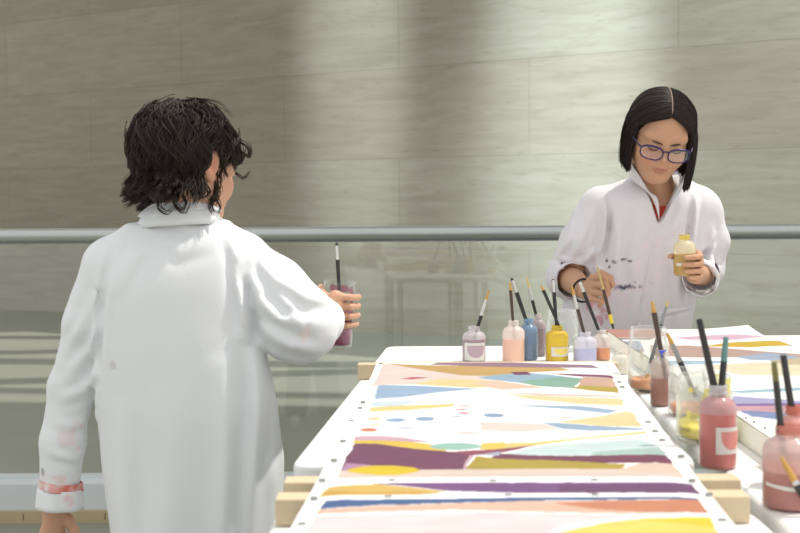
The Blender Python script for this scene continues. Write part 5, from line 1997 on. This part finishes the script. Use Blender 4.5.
pl = [gh.pts(gcn + gr_ * np.array([0, math.cos(q), math.sin(q)]) * 1.012) for q in np.radians(np.linspace(39, 112, 12))]
tag(MB().tube([Vector(x) for x in pl], [0.0006] + [0.0017] * 10 + [0.0005], 8).build('hair_parting', pmat('scalp', (150, 122, 104), 0.6), hair_g, origin=GO), 'pale parting line', None)

# brows, lashes, eyes
for sx in (-1, 1):
    mb = MB().tube([gh.p(sx * x, y, z) for x, y, z in ((0.009, 0.0855, 0.0090), (0.020, 0.0855, 0.0115), (0.033, 0.0805, 0.0130), (0.048, 0.0675, 0.0085))], [0.0014, 0.0023, 0.0021, 0.0008], 8)
    mb.build('eyebrow', M_BROW, girl, origin=GO)
    mb = MB().tube([gh.p(sx * x, y, z) for x, y, z in ((0.0155, 0.0835, -0.0060), (0.023, 0.0870, -0.0088), (0.030, 0.0872, -0.0096), (0.038, 0.0838, -0.0080), (0.0435, 0.0790, -0.0050))], [0.0008, 0.0014, 0.0016, 0.0015, 0.0008], 8)
    mb.build('eyelashes', M_LASH, girl, origin=GO)

# glasses: purple frame
gl_t = bpy.data.objects.new('glasses', None)
COL.objects.link(gl_t)
gl_t.parent = girl
M_FRAME = pmat('purple_glasses_frame', (44, 36, 84), 0.35)
M_LENS = clear_mat('spectacle_lens', (0.99, 0.99, 1.0), 0.9, 0.0)
for sx in (-1, 1):
    ring_ = []
    for i in range(33):
        a = 2 * math.pi * i / 32
        ca, sa = math.cos(a), math.sin(a)
        x = 0.0345 + 0.0275 * math.copysign(abs(ca) ** 0.75, ca)
        z = -0.010 + (0.0165 if sa > 0 else 0.0190) * math.copysign(abs(sa) ** 0.8, sa)
        ring_.append((sx * x, 0.1015 - 0.36 * max(x - 0.02, 0) ** 1.10, z))
    pts = [gh.p(*q) for q in ring_]
    MB().tube(pts, [0.0019 + 0.0012 * max(math.sin(2 * math.pi * i / 32), 0) for i in range(33)], 8).build('lens_rim', M_FRAME, gl_t, origin=GO)
    n0 = len(pts) - 1
    cpt = sum(pts[:n0], Vector()) / n0
    nv = (gh.R @ V(0, 1, 0)) * 0.0004
    vv = [p + nv for p in pts[:n0]] + [p - nv for p in pts[:n0]]
    mesh_obj('lens', [x[:] for x in vv], [tuple(range(n0)), tuple(reversed(range(n0, 2 * n0)))], M_LENS, gl_t, origin=GO, smooth=False)
    MB().tube([gh.p(sx * 0.0620, 0.0865, -0.003), gh.p(sx * 0.068, 0.078, -0.001), gh.p(sx * 0.0775, 0.040, 0.002), gh.p(sx * 0.0790, 0.0, 0.004), gh.p(sx * 0.077, -0.022, -0.004)], [0.0026, 0.0022, 0.0018, 0.0016, 0.0014], 8).build('temple_arm', M_FRAME, gl_t, origin=GO)
MB().tube([gh.p(-0.009, 0.1015, -0.004), gh.p(0, 0.1040, -0.001), gh.p(0.009, 0.1015, -0.004)], 0.0022, 8).build('bridge', M_FRAME, gl_t, origin=GO)
# stud and the black band round her wrist
wc = at(583.5, 290.5, 3.300)
wd = (fw - gl[1]).normalized()
wx = V(0.30, 0, 1).normalized()
wx = (wx - wd * wx.dot(wd)).normalized()
wy = wd.cross(wx)
MB().tube([wc + (wx * math.cos(a) * 0.031 + wy * math.sin(a) * 0.029) for a in np.linspace(0, 2 * math.pi, 29)], 0.0030, 8, cap=False).build('wrist_band', pmat('black_elastic', (30, 30, 34), 0.7), girl, origin=GO)
legs_and_shoes(girl, GO, V(gx - 0.03, 3.53, 0.62), GFL, GFR, math.pi, M_TROUSER_B, M_SHOE_B)

gb = bottle(0, 0, 0, 0, (190, 150, 52), 0.55, 'small bottle of mustard yellow paint held up in the hand of the child with glasses', (246, 240, 214), 0.78,
            pos=BC - gu * (BH_ * 0.48), size=(BRR, BH_), neck_col=(236, 214, 120))
gb[0].rotation_euler = (math.atan2(0.05, 1), -0.02, 0)
cyl_shape(BRR + 0.0005, [(-1.0, 0.26 * BH_), (1.2, 0.26 * BH_), (1.2, 0.33 * BH_), (-1.0, 0.33 * BH_)]).build('sticker', M_LABEL, gb[0])
tip = at(597.5, 267, 3.185)
low = at(614, 331, 3.155)
e = share(None, low, tip, (291, 316, 325))
brush(low, tip, [('handle_end', 'straw', 0.0, e[0], 0.5, 0.85), ('handle', 'brown', e[0], e[1], 0.9, 1.1), ('ferrule', 'yellow', e[1], e[2], 1.1, 1.0), ('bristles', 'dark', e[2], 1.0, 1.0, 0.4)],
      0.0044, 'dark brush with a yellow painted ferrule held point down by the child with glasses')
